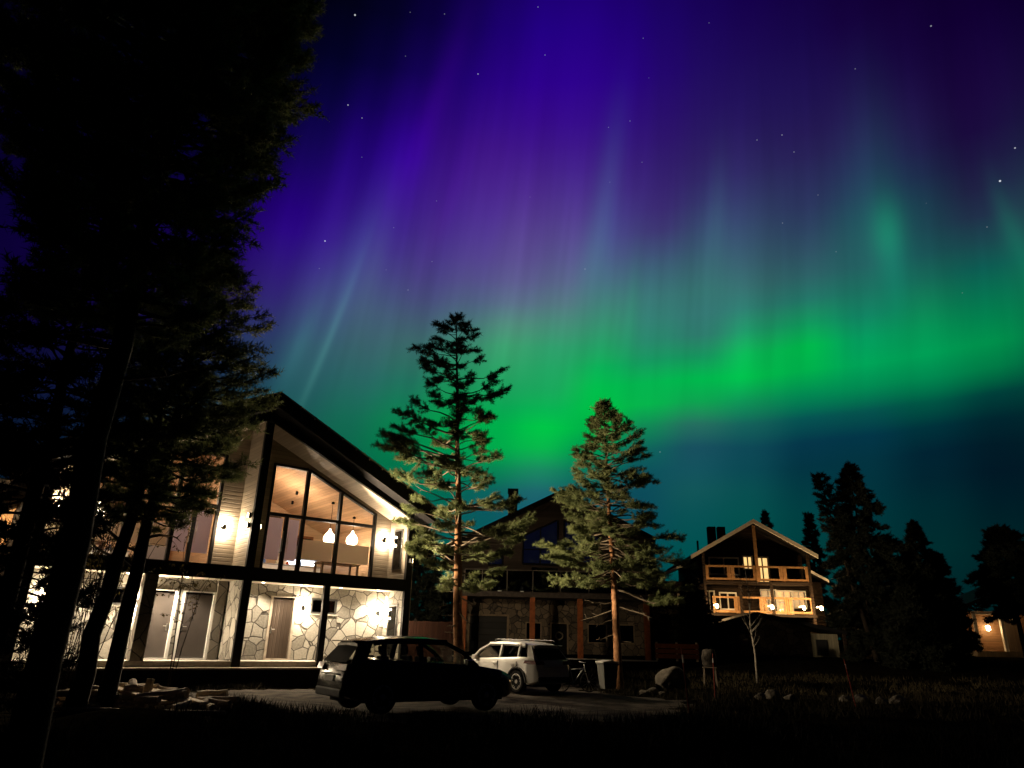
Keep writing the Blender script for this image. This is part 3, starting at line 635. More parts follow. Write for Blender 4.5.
holes = [(-5.3, -3.15, .02, 2.1), (-.55, .35, .02, 1.75), (-2.0, -1.2, .9, 1.75), (1.6, 2.6, .8, 1.75), (3.2, 4.2, .8, 1.75)]
wall_cells(MB(), -6.4, 4.9, -.6, 3.1, 0, .3, holes).build('fieldstone_wall', stone_d, H2)
MB().prism([(-6.4, 3.1), (4.9, 3.1), (4.9, U2(4.9) - .02), (0, 8.98), (-6.4, U2(6.4) - .02)], .02, .3).build('timber_wall', dsiding, H2)
MB().box(-6.4, -6.1, .3, 9.5, -.6, 5.7).box(4.6, 4.9, .3, 9.5, -.6, 5.7).box(-6.1, 4.6, 9.2, 9.5, -.6, 5.7).build('side_wall', dsiding, H2)
gd = MB().box(-5.3, -3.15, .12, .2, .02, 2.1).build('garage_door', boards('garage_boards', (.02, .018, .016), 'Z', .35, .6), H2)
MB().box(-5.42, -5.3, -.03, .2, 0, 2.2).box(-3.15, -3.03, -.03, .2, 0, 2.2).box(-5.3, -3.15, -.03, .2, 2.1, 2.2).build('door_frame', mat('tan_frame', (.22, .16, .10), .6), gd)
fd = MB().box(-.55, .35, .14, .2, .02, 1.75).build('door', black_t, H2)
MB().box(-.63, -.55, -.03, .2, 0, 1.83).box(.35, .43, -.03, .2, 0, 1.83).box(-.55, .35, -.03, .2, 1.75, 1.83).build('door_frame', mat('tan_frame', (.22, .16, .10)), fd)
wreath = MB().ring((-.1, .08, 1.1), .2, .045, 'Y', 20, 6).build('door_wreath', mat('pale_straw', (.3, .25, .18), .9, .4, 20, .8), None)
wreath.location = H2.location
tag(wreath, 'small pale round wreath hanging on the dark front door', 'wreath')
for (a, b, c, d) in holes[2:]:
    wn = MB().box(a - .07, a, -.03, .2, c - .07, d + .07).box(b, b + .07, -.03, .2, c - .07, d + .07).box(a, b, -.03, .2, d, d + .07).box(a, b, -.03, .2, c - .07, c).build('window', mat('tan_frame', (.22, .16, .10)), H2)
    MB().box(a, b, .15, .16, c, d).build('pane', glass_d, wn)
    MB().box(a, b, .24, .26, c, d).build('blind', mat('dark_interior', (.012, .010, .009), .9), wn)
rust = mat('rust_timber', (.30, .09, .03), .6, .25, 6)
for x, y in ((-5.55, -2.1), (-1.75, -2.1), (.9, -2.1), (4.6, -2.1)):
    MB().box(x - .15, x + .15, y - .15, y + .15, -.5, 3.05).build('porch_post', rust, H2, bevel=.02)
MB().box(-5.75, 4.9, -2.3, -.002, 3.06, 3.34).build('balcony_slab', mat('slab_grey', (.07, .055, .045), .7, .3), H2)
MB().box(-6.4, 5.0, -2.6, -.002, -.7, -.05).build('porch_floor', conc, H2)
rl = MB()
for x in (-5.6, -4.6, -3.2, -1.75, -.2, 1.4, 3.0, 4.6): rl.box(x - .03, x + .03, -2.22, -2.16, 3.34, 4.5)
rl.box(-5.6, 4.6, -2.225, -2.155, 4.5, 4.55)
rl = rl.build('balcony_railing', mat('rail_grey', (.09, .075, .06), .5), H2)
MB().box(-5.57, 4.57, -2.2, -2.19, 3.4, 4.48).build('glass_panel', glass_d, rl)
# blue-grey gable windows, their blue reflection given by an added glowing panel
dim = glow('blue_reflection_glow', (.25, .32, 1.0), .035)
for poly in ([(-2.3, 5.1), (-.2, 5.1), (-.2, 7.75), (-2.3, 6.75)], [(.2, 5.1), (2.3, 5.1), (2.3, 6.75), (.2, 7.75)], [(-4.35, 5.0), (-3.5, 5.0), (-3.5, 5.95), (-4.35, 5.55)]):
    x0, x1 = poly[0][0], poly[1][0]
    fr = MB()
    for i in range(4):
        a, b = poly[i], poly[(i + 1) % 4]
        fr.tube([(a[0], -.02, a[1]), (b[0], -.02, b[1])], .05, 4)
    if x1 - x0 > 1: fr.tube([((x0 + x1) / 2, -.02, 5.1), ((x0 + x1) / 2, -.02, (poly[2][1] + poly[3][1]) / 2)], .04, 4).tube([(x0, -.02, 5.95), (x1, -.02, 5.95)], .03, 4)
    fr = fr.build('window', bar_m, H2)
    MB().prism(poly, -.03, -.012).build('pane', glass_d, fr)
    MB().prism(poly, .0, .015).build('window_backing', dim, fr)  # flat glowing sheet that gives the glass its blue
bd = MB().prism([(-1.75, 3.35), (-.2, 3.35), (-.2, 4.9), (-1.75, 4.9)], -.03, .015).build('balcony_door', glass_d, H2)
for x, h, nm, lb in ((-3.6, .28, 'garden_gnome', 'small white figure left on the balcony slab by the railing'), (-2.35, .32, 'white_lantern', 'small white lantern standing on the balcony of the dark villa')):
    t = MB().lathe([(.11, 0), (.12, .08), (.07, .16), (.085, .2), (.02, .3)], (0, 0, 0), 12).build('ornament', white_w)
    t.location = (3.2 + x, 40.95, 4.25); t.scale = (1, 1, h / .3)
    t.name = nm; tag(t, lb, 'ornament')

# ---------------------------------------------------------------- the log lodge with lamps along its balcony
H3 = thing('log_lodge', 'three storey log lodge with white gable boards and lamp lit balconies', 'house', (16.9, 50.0, 1.15), rad(-3))
H3.scale = (.92, .9, .98)
def U3(x): return 8.7 - .53 * abs(x)
r3 = MB().prism([(-4.75, U3(4.75)), (0, 8.7), (4.4, U3(4.4)), (4.4, U3(4.4) + .22), (0, 8.92), (-4.75, U3(4.75) + .22)], -1.9, 9).build('roof', roof_m, H3)
wbm = mat('white_bargeboard', (.86, .82, .75), .5, .08)
for s, e in ((-1, 4.78), (1, 4.43)):
    MB().prism([(0, 8.66), (s * e, U3(e) - .04), (s * e, U3(e) + .24), (0, 8.95)], -1.99, -1.905).build('bargeboard', wbm, r3)
MB().box(-2.5, -1.9, 2, 2.6, 6, 8.95).box(-1.72, -1.15, 2, 2.6, 6, 8.95).build('chimney', mat('dark_brick', (.03, .022, .018)), r3)
MB().tube([(-3.2, 3, 6), (-3.2, 3, 8.0)], .08, 8).build('flue', dmetal, r3)
wins3 = [(-3.0, -.9, 5.35, 6.4), (-.45, .15, 5.75, 6.55), (.5, 1.35, 4.75, 6.5), (-3.5, -2.9, 2.9, 4.1), (-2.4, -1.3, 3.0, 4.0), (.65, 1.65, 2.75, 4.25), (1.85, 2.8, 2.75, 4.2), (3.0, 3.8, 3.2, 4.2)]
wl = MB()
wall_cells(wl, -3.9, 3.9, -.4, 6.62, 0, .3, wins3)
wl.prism([(-3.9, 6.62), (3.9, 6.62), (3.9, U3(3.9) - .02), (0, 8.68), (-3.9, U3(3.9) - .02)], 0.0, .3)
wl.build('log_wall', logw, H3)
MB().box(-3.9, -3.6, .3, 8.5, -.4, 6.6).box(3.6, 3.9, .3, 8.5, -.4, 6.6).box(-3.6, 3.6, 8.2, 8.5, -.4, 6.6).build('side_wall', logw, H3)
wy = glow('yellow_window', (1, .62, .22), 1.3); wy2 = glow('pale_window', (1, .62, .28), .6); wd = mat('dark_interior', (.012, .010, .009))
for i, (a, b, c, d) in enumerate(wins3):
    fr = MB().box(a - .1, a, -.05, .1, c - .1, d + .1).box(b, b + .1, -.05, .1, c - .1, d + .1).box(a, b, -.05, .1, d, d + .1).box(a, b, -.05, .1, c - .1, c)
    fr.box((a + b) / 2 - .04, (a + b) / 2 + .04, -.03, .09, c, d)
    if i in (5, 6): fr.box(a, b, -.035, .085, (c + d) / 2 - .04, (c + d) / 2 + .04)
    fr = fr.build('window', white_w, H3)
    MB().box(a, b, .1, .11, c, d).build('pane', glass_m, fr)
    MB().box(a, b, .2, .23, c, d).build('lit_room' if i in (1, 2, 5, 6, 7) else 'window_backing', wy if i in (1, 2) else (wy2 if i in (5, 6, 7) else wd), fr)
MB().box(-3.9, 3.75, -1.85, -.002, 4.55, 4.72).build('balcony_floor', logw, H3)
MB().box(-3.9, 3.9, -1.85, -.002, 2.45, 2.62).build('terrace_floor', logw, H3)
tan = mat('tan_timber', (.30, .17, .08), .6, .3, 5)
def rail(z0, x0, x1, h, parts, nm):
    g = MB().box(x0, x1, -1.80, -1.72, z0 + h - .12, z0 + h).box(x0, x1, -1.80, -1.72, z0 + .05, z0 + .2)
    w = (x1 - x0) / parts
    for k in range(parts):
        a = x0 + k * w; 
        g.box(a + .02, a + .14, -1.81, -1.71, z0, z0 + h - .001).box(a + w - .14, a + w - .02, -1.81, -1.71, z0, z0 + h - .001)
        g.box(a + .14, a + .26, -1.79, -1.73, z0 + .2, z0 + h - .12).box(a + w - .26, a + w - .14, -1.79, -1.73, z0 + .2, z0 + h - .12)
    g.build(nm, tan, H3)
rail(4.72, -3.8, 3.7, 1.05, 4, 'balcony_railing')
rail(2.62, -3.4, 3.8, 1.1, 4, 'terrace_railing')
for x in (-3.85, -1.35, .9, 3.72):
    MB().box(x - .1, x + .1, -1.84, -1.7, 2.0, 6.6 if abs(x) > 2 else 4.6).build('balcony_post', logw, H3)
MB().box(-.1, .1, -1.88, -1.72, 4.7, 8.5).build('gable_post', tan, H3)
bl3 = glow('balcony_lamp_glow', (1, .72, .35), 45)
for x in (-3.3, .55, 2.75, 3.95):
    l = MB().lathe([(.03, .16), (.09, .1), (.1, -.06), (.05, -.1)], (x, -2.7, 3.0), 12).box(x - .03, x + .03, -2.66, -1.8, 3.1, 3.15).build('balcony_lamp', bl3, H3)
    lamp((x, -2.95, 3.0), 250, (1, .6, .25), H3, .08)
# side wing with a white eave
MB().box(-7.0, -3.95, 3, 8, -.4, 5.0).build('side_wing', logw, H3)
MB().prism([(-7.6, 4.75), (-3.95, 6.3), (-3.95, 6.55), (-7.6, 5.0)], 2.2, 8.6).build('wing_roof', roof_m, H3)
MB().prism([(-7.6, 4.72), (-4.6, 6.0), (-4.6, 6.2), (-7.6, 4.92)], 2.1, 2.19).build('wing_bargeboard', wbm, H3)
for x in (-5.6, -4.8):
    wn = MB().box(x - .28, x + .28, 2.93, 2.99, 3.0, 4.1).build('window', white_w, H3)
    MB().box(x - .2, x + .2, 2.915, 2.925, 3.08, 4.02).build('pane', glass_d, wn)
MB().prism([(3.9, 5.75), (5.6, 4.9), (5.6, 5.1), (3.9, 6.0)], -.2, 6).build('lean_to_roof', roof_m, H3)
MB().prism([(3.9, 5.75), (5.62, 4.88), (5.62, 5.06), (3.9, 5.95)], -.28, -.21).build('lean_to_bargeboard', wbm, H3)
MB().box(3.92, 5.2, .2, 6, -.4, 4.9).build('lean_to_wall', logw, H3)
# carport in front
cp = thing('carport', 'low dark carport with a shallow roof and pale door below the lodge balconies', 'carport', (16.2, 45.6, .72))
MB().prism([(-4.0, 1.9), (-1.0, 2.75), (4.3, 1.75), (4.3, 1.95), (-1.0, 2.95), (-4.0, 2.1)], -1.2, 1.6).build('roof', roof_m, cp)
MB().prism([(-3.7, -.4), (2.3, -.4), (2.3, 2.1), (-1.0, 2.7), (-3.7, 1.95)], -.6, -.4).build('wall', stone_d, cp)
pd = MB().box(2.3, 3.9, -.7, -.55, -.3, 1.78).build('shed_wall', boards('pale_boards', (.30, .26, .17), 'X', .14, .7), cp)
MB().box(2.55, 3.2, -.76, -.69, .55, 1.45).build('shed_window', dmetal, pd)
for x in (-3.8, 4.15): MB().box(x - .08, x + .08, -1.1, -.94, -.4, 1.85).build('post', logw, cp)

# ---------------------------------------------------------------- small cabin at the right
H4 = thing('porch_cabin', 'small cabin with a lamp lit porch half hidden by dark pines', 'cabin', (33.4, 50.0, 1.72), rad(-12))
MB().box(-2.0, 6, 0, .25, -.3, 2.6).box(-2, -1.75, .25, 5, -.3, 2.6).box(5.75, 6, .25, 5, -.3, 2.6).build('wall', boards('cabin_boards', (.15, .08, .04), 'Z', .16, .7), H4)
MB().prism([(-3, 2.5), (2, 4.6), (7, 2.5), (7, 2.7), (2, 4.85), (-3, 2.7)], -1.8, 5.6).build('roof', roof_m, H4)
for x in (-1.9, -.3, 2.4): MB().box(x - .09, x + .09, -1.5, -1.32, -.2, 2.55).build('porch_post', white_w, H4)
MB().box(-2, 3, -1.5, -1.3, 2.35, 2.5).build('porch_beam', white_w, H4)
dw = MB().box(.2, 1.2, -.06, -.01, .05, 2.1).build('door', door_b, H4)
MB().box(.1, .2, -.09, -.005, .05, 2.2).box(1.2, 1.3, -.09, -.005, .05, 2.2).box(.2, 1.2, -.09, -.005, 2.1, 2.2).build('door_frame', white_w, dw)
MB().box(-2.2, 3.2, -1.7, -.005, -.3, .04).build('porch_floor', deckw, H4)
MB().lathe([(.04, .18), (.12, .1), (.12, -.1), (.05, -.16)], (-.75, -.35, 1.5), 12).box(-.78, -.72, -.3, -.005, 1.6, 1.66).build('porch_lamp', glow('porch_lamp_glow', (1, .75, .4), 40), H4)
lamp((-.75, -.6, 1.5), 50, (1, .58, .22), H4, .1)
lamp((1.2, -1.0, 2.2), 12, (1, .58, .22), H4, .1)
bush = None

# ---------------------------------------------------------------- neighbour house at the far left, seen through the trees
H5 = thing('neighbour_house', 'house with lit upper windows glimpsed through branches left of the big trunk', 'house', (-26.5, 27.0, 0.2), rad(30))
MB().box(0, 9, 0, .3, -.5, 7.5).box(0, .3, .3, 8, -.5, 7.5).box(8.7, 9, .3, 8, -.5, 7.5).build('wall', siding, H5)
MB().prism([(-.8, 7.1), (4.5, 9.6), (9.8, 7.1), (9.8, 7.4), (4.5, 9.9), (-.8, 7.4)], -1.2, 8.6).build('roof', roof_m, H5)
for a, b, c, d in ((.8, 3.8, 4.2, 6.8), (5.2, 8.2, 4.2, 6.8)):
    fr = MB().box(a - .1, a, -.08, -.005, c, d).box(b, b + .1, -.08, -.005, c, d).box((a + b) / 2 - .05, (a + b) / 2 + .05, -.08, -.005, c, d).box(a - .1, b + .1, -.08, -.005, d, d + .1).box(a - .1, b + .1, -.08, -.005, c - .1, c).build('window', bar_m, H5)
    MB().box(a, b, -.03, -.004, c, d).build('lit_pane', glow('orange_window', (1, .45, .14), .75), fr)
for x, z in ((4.5, 5.9), (8.7, 5.6), (2.4, 2.6), (6.6, 2.6)):
    MB().lathe([(.05, .15), (.16, .06), (.16, -.06), (.05, -.15)], (x, -.3, z), 12).box(x - .03, x + .03, -.25, -.005, z - .03, z + .03).build('wall_lamp', glow('globe_glow', (1, .75, .4), 45), H5)
    lamp((x, -.6, z), 50, WARM, H5, .12)

# ---------------------------------------------------------------- trees
def bark(name, c, c2):
    return mat(name, c, .95, c2=c2, scale=5, bump=1.0, bscale=18)
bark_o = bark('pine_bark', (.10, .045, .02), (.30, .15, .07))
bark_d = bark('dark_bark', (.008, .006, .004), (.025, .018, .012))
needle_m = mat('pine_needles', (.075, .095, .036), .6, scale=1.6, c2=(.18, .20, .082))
def see_through(m, f=.4):
    t = m.node_tree; b = t.nodes['Principled BSDF']; o = t.nodes['Material Output']
    tl = t.nodes.new('ShaderNodeBsdfTranslucent'); mx = t.nodes.new('ShaderNodeMixShader'); mx.inputs[0].default_value = f
    t.links.new(b.inputs['Base Color'].links[0].from_socket, tl.inputs[0])
    t.links.new(b.outputs[0], mx.inputs[1]); t.links.new(tl.outputs[0], mx.inputs[2]); t.links.new(mx.outputs[0], o.inputs[0])
see_through(needle_m, .35)
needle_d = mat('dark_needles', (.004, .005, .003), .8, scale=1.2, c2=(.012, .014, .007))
dead_m = mat('bare_branch', (.10, .078, .052), .9, .3, 10)
def needles_mesh(name, m, parent, cen, dirs, k, L, wd, rng, spread=.75, up=.18):
    """k needle slivers around every shoot"""
    n = len(cen)
    if n == 0: return
    c = np.repeat(np.asarray(cen, float), k, 0); d = np.repeat(np.asarray(dirs, float), k, 0)
    r = rng.normal(size=c.shape)
    v = d * .75 + r * spread; v[:, 2] += up
    v /= np.linalg.norm(v, axis=1)[:, None] + 1e-9
    ln = L * rng.uniform(.55, 1.2, len(c))[:, None]
    base = c + d * rng.uniform(-.5, .6, len(c))[:, None] * L
    s = np.cross(v, rng.normal(size=c.shape)); s /= np.linalg.norm(s, axis=1)[:, None] + 1e-9
    s *= wd
    V = np.empty((len(c) * 3, 3)); V[0::3] = base - s + v * ln * .1; V[1::3] = base + s + v * ln * .1; V[2::3] = base + v * ln
    me = bpy.data.meshes.new(name)
    me.vertices.add(len(V)); me.vertices.foreach_set('co', V.ravel())
    nf = len(c); me.loops.add(nf * 3); me.loops.foreach_set('vertex_index', np.arange(nf * 3, dtype=np.int32))
    me.polygons.add(nf); me.polygons.foreach_set('loop_start', np.arange(0, nf * 3, 3, dtype=np.int32))
    me.polygons.foreach_set('loop_total', np.full(nf, 3, dtype=np.int32))
    me.update(calc_edges=True); me.validate()
    me.materials.append(m)
    o = bpy.data.objects.new(name, me); C.objects.link(o); o.parent = parent
    return o
def interp(prof, t):
    for a, b in zip(prof, prof[1:]):
        if a[0] <= t <= b[0]:
            q = (t - a[0]) / (b[0] - a[0]); return tuple(a[i] + (b[i] - a[i]) * q for i in range(1, len(a)))
    return tuple((prof[0] if t < prof[0][0] else prof[-1])[1:])
def conifer(name, label, group, base, tip, r0, prof, nb, seed, bm=None, nm=None, k=9, L=.13, wd=.011, elev=(.05, .55), whorl=.0, dead=(), twigs=5, gap=.12, droop=0.0, trunk_pts=None, dense=1.0, limbs=True, extra=(), s0=.25, spread=.75):
    rng = np.random.default_rng(seed)
    b = np.array(base, float); t = np.array(tip, float); H = np.linalg.norm(t - b)
    root = thing(name, label, 'tree', base, 0, group)
    axis = t - b
    npt = 12
    P = [axis * (i / (npt - 1)) + np.append(rng.normal(size=2) * r0 * .16 * (0 < i < npt - 1), 0) for i in range(npt)]
    P = [np.array([0, 0, -.4])] + P
    def tp(f):
        q = f * (npt - 1); i = min(npt - 2, int(q)); return P[i + 1] + (P[i + 2] - P[i + 1]) * (q - i)
    tm = MB()
    tm.tube(P, [r0 * 1.35] + [max(.012, r0 * (1.15 if i == 0 else 1) * (1 - (i / (npt - 1)) ** 1.1 * .95)) for i in range(npt)], 10)
    lm = MB()
    cen = []; dr = []
    f0 = prof[0][0]; z = 0
    ga = rng.uniform(0, 6.28)
    for i in range(nb + len(extra)):
        f = f0 + (1 - f0) * ((i + rng.uniform(0, 1)) / nb) ** .92
        if whorl: f = round(f * H / whorl) * whorl / H + rng.normal() * .012
        f = min(max(f, f0), .985)
        ga += 2.399 + rng.normal() * .25; ph = ga
        lr = interp(prof, f); c = math.cos(ph)
        R = lr[0] * (1 - c) / 2 + lr[1] * (1 + c) / 2
        if rng.uniform() < gap: R *= .45
        R *= rng.uniform(.72, 1.06)
        g = (f - f0) / (1 - f0)
        e = elev[0] + (elev[1] - elev[0]) * g + rng.normal() * .1
        if i >= nb: f, ph, R, e = extra[i - nb]
        o = tp(f); u = np.array([math.cos(ph), math.sin(ph), 0])
        pts = []
        side = np.array([-u[1], u[0], 0]); bend = rng.normal() * .12
        for q in np.linspace(0, 1, 6):
            h = R * q * math.tan(e) - droop * R * q * q + .10 * R * max(0, q - .6) * 2 + .035 * R * math.sin(q * 7 + i)
            pts.append(o + u * R * q + side * bend * R * q * q + np.array([0, 0, h]))
        rb = max(.010, .018 * R + .005)
        if limbs: lm.tube(pts, [rb, rb * .85, rb * .7, rb * .5, rb * .35, .006], 5, False)
        nt_ = max(4, int(twigs * R * dense * 1.5 + 3))
        for j in range(nt_):
            s = rng.uniform(s0, 1.0) ** .7 if R > .5 else rng.uniform(.15, 1)
            ii = min(4, int(s * 5)); p = pts[ii] + (pts[ii + 1] - pts[ii]) * (s * 5 - ii)
            dirn = u * rng.uniform(.2, 1) + side * rng.normal() * .8 + np.array([0, 0, rng.uniform(-.15, .55)])
            dirn /= np.linalg.norm(dirn)
            tl = (.16 + .22 * R * (1.15 - s)) * rng.uniform(.6, 1.3)
            if limbs: lm.tube([p, p + dirn * tl], [.008, .004], 3, False)
            ns = max(3, int(tl / .07 * dense))
            for w_ in range(ns):
                q = (w_ + 1) / ns
                cen.append(p + dirn * tl * q + rng.normal(size=3) * .025); dr.append(dirn)
        cen.append(pts[-1]); dr.append(u)
    for q in np.linspace(.955, 1.0, 7):
        cen.append(tp(min(.999, q))); dr.append(np.array([0, 0, 1.0]))
    tr = tm.build('trunk', bm or bark_o, root, smooth=True, fix=False)
    if limbs: lm.build('branchwork', bm or dead_m, root, smooth=True, fix=False)
    needles_mesh('crown', nm or needle_m, root, cen, dr, k, L, wd, rng, spread)
    for (f, ph, ln, e, curl) in dead:
        o = tp(f); u = np.array([math.cos(ph), math.sin(ph), 0]); pts = []
        for q in np.linspace(0, 1, 7):
            pts.append(o + u * ln * q * (1 - .25 * abs(curl) * q) + np.array([0, 0, ln * (q * math.tan(e) + curl * q * q)]) + rng.normal(size=3) * .012 * (q > 0))
        mbd = MB().tube(pts, [.032, .03, .027, .023, .018, .013, .006], 6)
        for s in (3, 4, 5):
            dd = u * .4 + rng.normal(size=3) * .35
            mbd.tube([pts[s], pts[s] + dd * ln * .28], [.012, .004], 4)
        mbd.build('bare_branch', dead_m, root, smooth=True)
    return root

# the lit pine between the first house and the cars
conifer('pine_tree', 'tall pine beside the lit house with bare orange trunk and open layered crown', None, (-1.58, 25.99, 0), (-2.33, 25.99, 14.15), .185,
        [(.23, .9, 1.0), (.29, 1.7, 2.2), (.40, 1.7, 2.35), (.48, 2.1, 1.7), (.56, 2.9, 1.5), (.62, 2.8, 1.2), (.67, 2.1, 1.5), (.725, 1.3, .7), (.76, 1.5, 1.5), (.80, 1.6, 1.7), (.835, 1.0, 1.1), (.88, 1.5, 1.1), (.925, .8, .8), (.96, .5, .45), (1.0, .12, .12)],
        140, 11, elev=(-.15, .35), whorl=.5, gap=.15, twigs=5.5, k=19, L=.145, wd=.0095, s0=.5, spread=.95,
        extra=[(.53, 3.14, 3.1, .42), (.56, 2.8, 2.7, .36), (.58, 3.0, 2.6, .25), (.60, 3.3, 2.4, .3), (.44, .1, 2.2, .12), (.43, -.3, 2.3, .05), (.37, .1, 2.6, .12), (.35, -.4, 2.4, .1), (.38, 3.0, 2.3, .1), (.40, 3.4, 2.0, .2), (.745, 0, 1.9, .15), (.75, .5, 1.7, .1), (.75, -.5, 1.7, .12), (.84, 3.2, 1.7, .3), (.83, 2.7, 1.5, .3), (.30, 3.3, 1.8, .2), (.31, -.2, 1.9, .05)],
        dead=[(.30, 2.6, 1.2, .3, .25), (.35, 3.6, 1.6, .35, -.2), (.33, .5, 1.0, .4, .1), (.26, 3.9, .9, -.2, .1), (.22, -.6, 1.0, -.5, .15), (.20, 3.4, .7, -.1, -.1), (.24, 4.4, .8, .1, .3), (.17, 3.3, .6, .05, 0), (.185, -.9, .9, -.6, .1), (.15, 3.9, .5, -.1, 0), (.44, 3.2, 1.7, .5, -.1), (.42, .2, 1.3, .35, -.1), (.13, 2.9, .5, .1, 0)])
# the denser pine right of the white car
conifer('pine_tree', 'dense conical pine right of the white car with its lower branches bare', None, (4.43, 29.41, 0), (4.08, 29.41, 11.75), .17,
        [(.34, 1.7, 1.6), (.40, 2.2, 2.3), (.46, 2.1, 2.6), (.54, 1.9, 2.2), (.62, 1.8, 2.0), (.70, 1.55, 1.95), (.78, 1.3, 1.75), (.85, .95, 1.35), (.90, .62, .85), (.94, .45, .5), (.97, .22, .24), (1.0, .06, .06)],
        175, 23, elev=(-.30, .45), gap=.12, twigs=6, k=19, L=.135, wd=.0092, s0=.42, spread=.95,
        extra=[(.62, 3.1, 2.3, .1), (.60, 2.7, 2.2, .1), (.45, 3.0, 2.9, -.05), (.42, 3.4, 2.9, -.15), (.50, .1, 3.0, -.1), (.45, -.2, 3.2, -.25), (.36, -.1, 3.0, -.2), (.36, 3.2, 2.4, -.2), (.31, -.3, 2.6, -.25), (.30, .2, 2.4, -.2)],
        dead=[(.30, .1, 2.0, .0, -.02), (.27, 3.3, 1.2, -.15, .2), (.25, 3.0, 1.4, -.4, .1), (.33, 3.5, 1.3, .2, -.35), (.22, 3.2, .8, -.4, .1), (.26, -.3, 1.6, -.2, -.1), (.36, -.5, .9, .7, .1), (.21, .2, .9, .1, -.1), (.17, 3.4, .9, -.35, .1), (.15, -.2, .6, -.1, 0), (.42, 3.0, 1.4, .2, -.1), (.38, 3.4, 1.2, .1, -.1), (.52, .3, 1.1, .5, -.05), (.58, .4, 1.0, .5, 0)])
# the big dark pine in the foreground
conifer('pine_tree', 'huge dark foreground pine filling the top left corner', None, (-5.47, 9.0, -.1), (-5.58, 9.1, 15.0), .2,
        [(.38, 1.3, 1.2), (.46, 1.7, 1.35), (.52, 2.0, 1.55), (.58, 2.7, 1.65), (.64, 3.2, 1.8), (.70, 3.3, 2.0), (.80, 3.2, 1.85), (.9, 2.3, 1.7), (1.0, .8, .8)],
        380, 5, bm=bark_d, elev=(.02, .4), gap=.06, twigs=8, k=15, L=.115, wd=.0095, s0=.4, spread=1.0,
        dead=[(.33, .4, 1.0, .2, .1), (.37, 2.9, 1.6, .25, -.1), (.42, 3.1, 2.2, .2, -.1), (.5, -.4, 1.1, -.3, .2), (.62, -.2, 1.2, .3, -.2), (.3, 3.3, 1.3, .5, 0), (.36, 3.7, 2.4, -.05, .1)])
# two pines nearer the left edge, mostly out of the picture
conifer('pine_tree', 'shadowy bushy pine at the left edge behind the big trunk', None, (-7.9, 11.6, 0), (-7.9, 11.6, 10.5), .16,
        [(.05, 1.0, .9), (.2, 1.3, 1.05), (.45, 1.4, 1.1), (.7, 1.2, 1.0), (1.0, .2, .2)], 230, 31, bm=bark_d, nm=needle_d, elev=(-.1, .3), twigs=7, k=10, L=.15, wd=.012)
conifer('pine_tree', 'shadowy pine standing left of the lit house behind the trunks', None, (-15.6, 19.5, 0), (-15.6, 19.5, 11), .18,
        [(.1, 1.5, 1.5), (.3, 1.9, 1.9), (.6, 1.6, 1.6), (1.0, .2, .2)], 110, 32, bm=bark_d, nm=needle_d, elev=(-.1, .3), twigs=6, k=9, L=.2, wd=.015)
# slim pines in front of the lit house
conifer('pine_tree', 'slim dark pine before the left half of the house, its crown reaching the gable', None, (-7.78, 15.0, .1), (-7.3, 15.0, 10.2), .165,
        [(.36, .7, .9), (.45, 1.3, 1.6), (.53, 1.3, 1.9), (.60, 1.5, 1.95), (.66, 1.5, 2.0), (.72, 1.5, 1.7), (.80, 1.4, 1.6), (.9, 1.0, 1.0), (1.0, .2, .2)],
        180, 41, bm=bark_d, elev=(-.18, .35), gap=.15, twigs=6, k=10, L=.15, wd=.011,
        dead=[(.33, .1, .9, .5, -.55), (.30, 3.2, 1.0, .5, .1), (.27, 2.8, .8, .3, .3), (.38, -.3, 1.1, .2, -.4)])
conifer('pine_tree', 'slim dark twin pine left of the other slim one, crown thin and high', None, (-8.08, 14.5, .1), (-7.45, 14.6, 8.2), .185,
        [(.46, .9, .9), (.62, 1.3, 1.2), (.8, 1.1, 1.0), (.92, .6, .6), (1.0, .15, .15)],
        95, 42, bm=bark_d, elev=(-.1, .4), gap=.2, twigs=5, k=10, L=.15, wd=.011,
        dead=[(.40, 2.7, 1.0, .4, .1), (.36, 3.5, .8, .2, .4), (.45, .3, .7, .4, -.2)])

# dark spruces and pines on the right
def spruce(label, x, y, h, r, seed, lean=0.0, nb=120, prof=None, group='dark conifers at the right of the picture', nm=None, name='spruce_tree'):
    z = gh(x, y) - .1
    prof = prof or [(.06, r, r), (.3, r * .85, r * .85), (.55, r * .62, r * .62), (.8, r * .3, r * .3), (.93, r * .13, r * .13), (1.0, .06, .06)]
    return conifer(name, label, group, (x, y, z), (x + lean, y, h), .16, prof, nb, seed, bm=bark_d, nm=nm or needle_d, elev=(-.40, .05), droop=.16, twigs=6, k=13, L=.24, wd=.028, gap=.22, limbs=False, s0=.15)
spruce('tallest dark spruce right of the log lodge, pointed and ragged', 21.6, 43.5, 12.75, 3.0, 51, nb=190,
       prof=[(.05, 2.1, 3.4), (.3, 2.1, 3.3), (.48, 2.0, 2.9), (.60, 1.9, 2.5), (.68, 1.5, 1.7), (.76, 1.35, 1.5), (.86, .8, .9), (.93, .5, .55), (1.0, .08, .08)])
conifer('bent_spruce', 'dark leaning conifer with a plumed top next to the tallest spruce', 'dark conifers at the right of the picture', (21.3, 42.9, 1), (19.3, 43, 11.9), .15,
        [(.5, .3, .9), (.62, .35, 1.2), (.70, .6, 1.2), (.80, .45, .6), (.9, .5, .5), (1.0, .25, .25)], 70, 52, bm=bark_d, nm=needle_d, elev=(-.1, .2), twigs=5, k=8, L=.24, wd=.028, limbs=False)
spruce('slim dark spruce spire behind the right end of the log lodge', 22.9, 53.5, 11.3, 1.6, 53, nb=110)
spruce('mid height dark spruce with a sharp spire, between the tallest and the cabin', 26.2, 45.5, 9.5, 2.4, 54, nb=130)
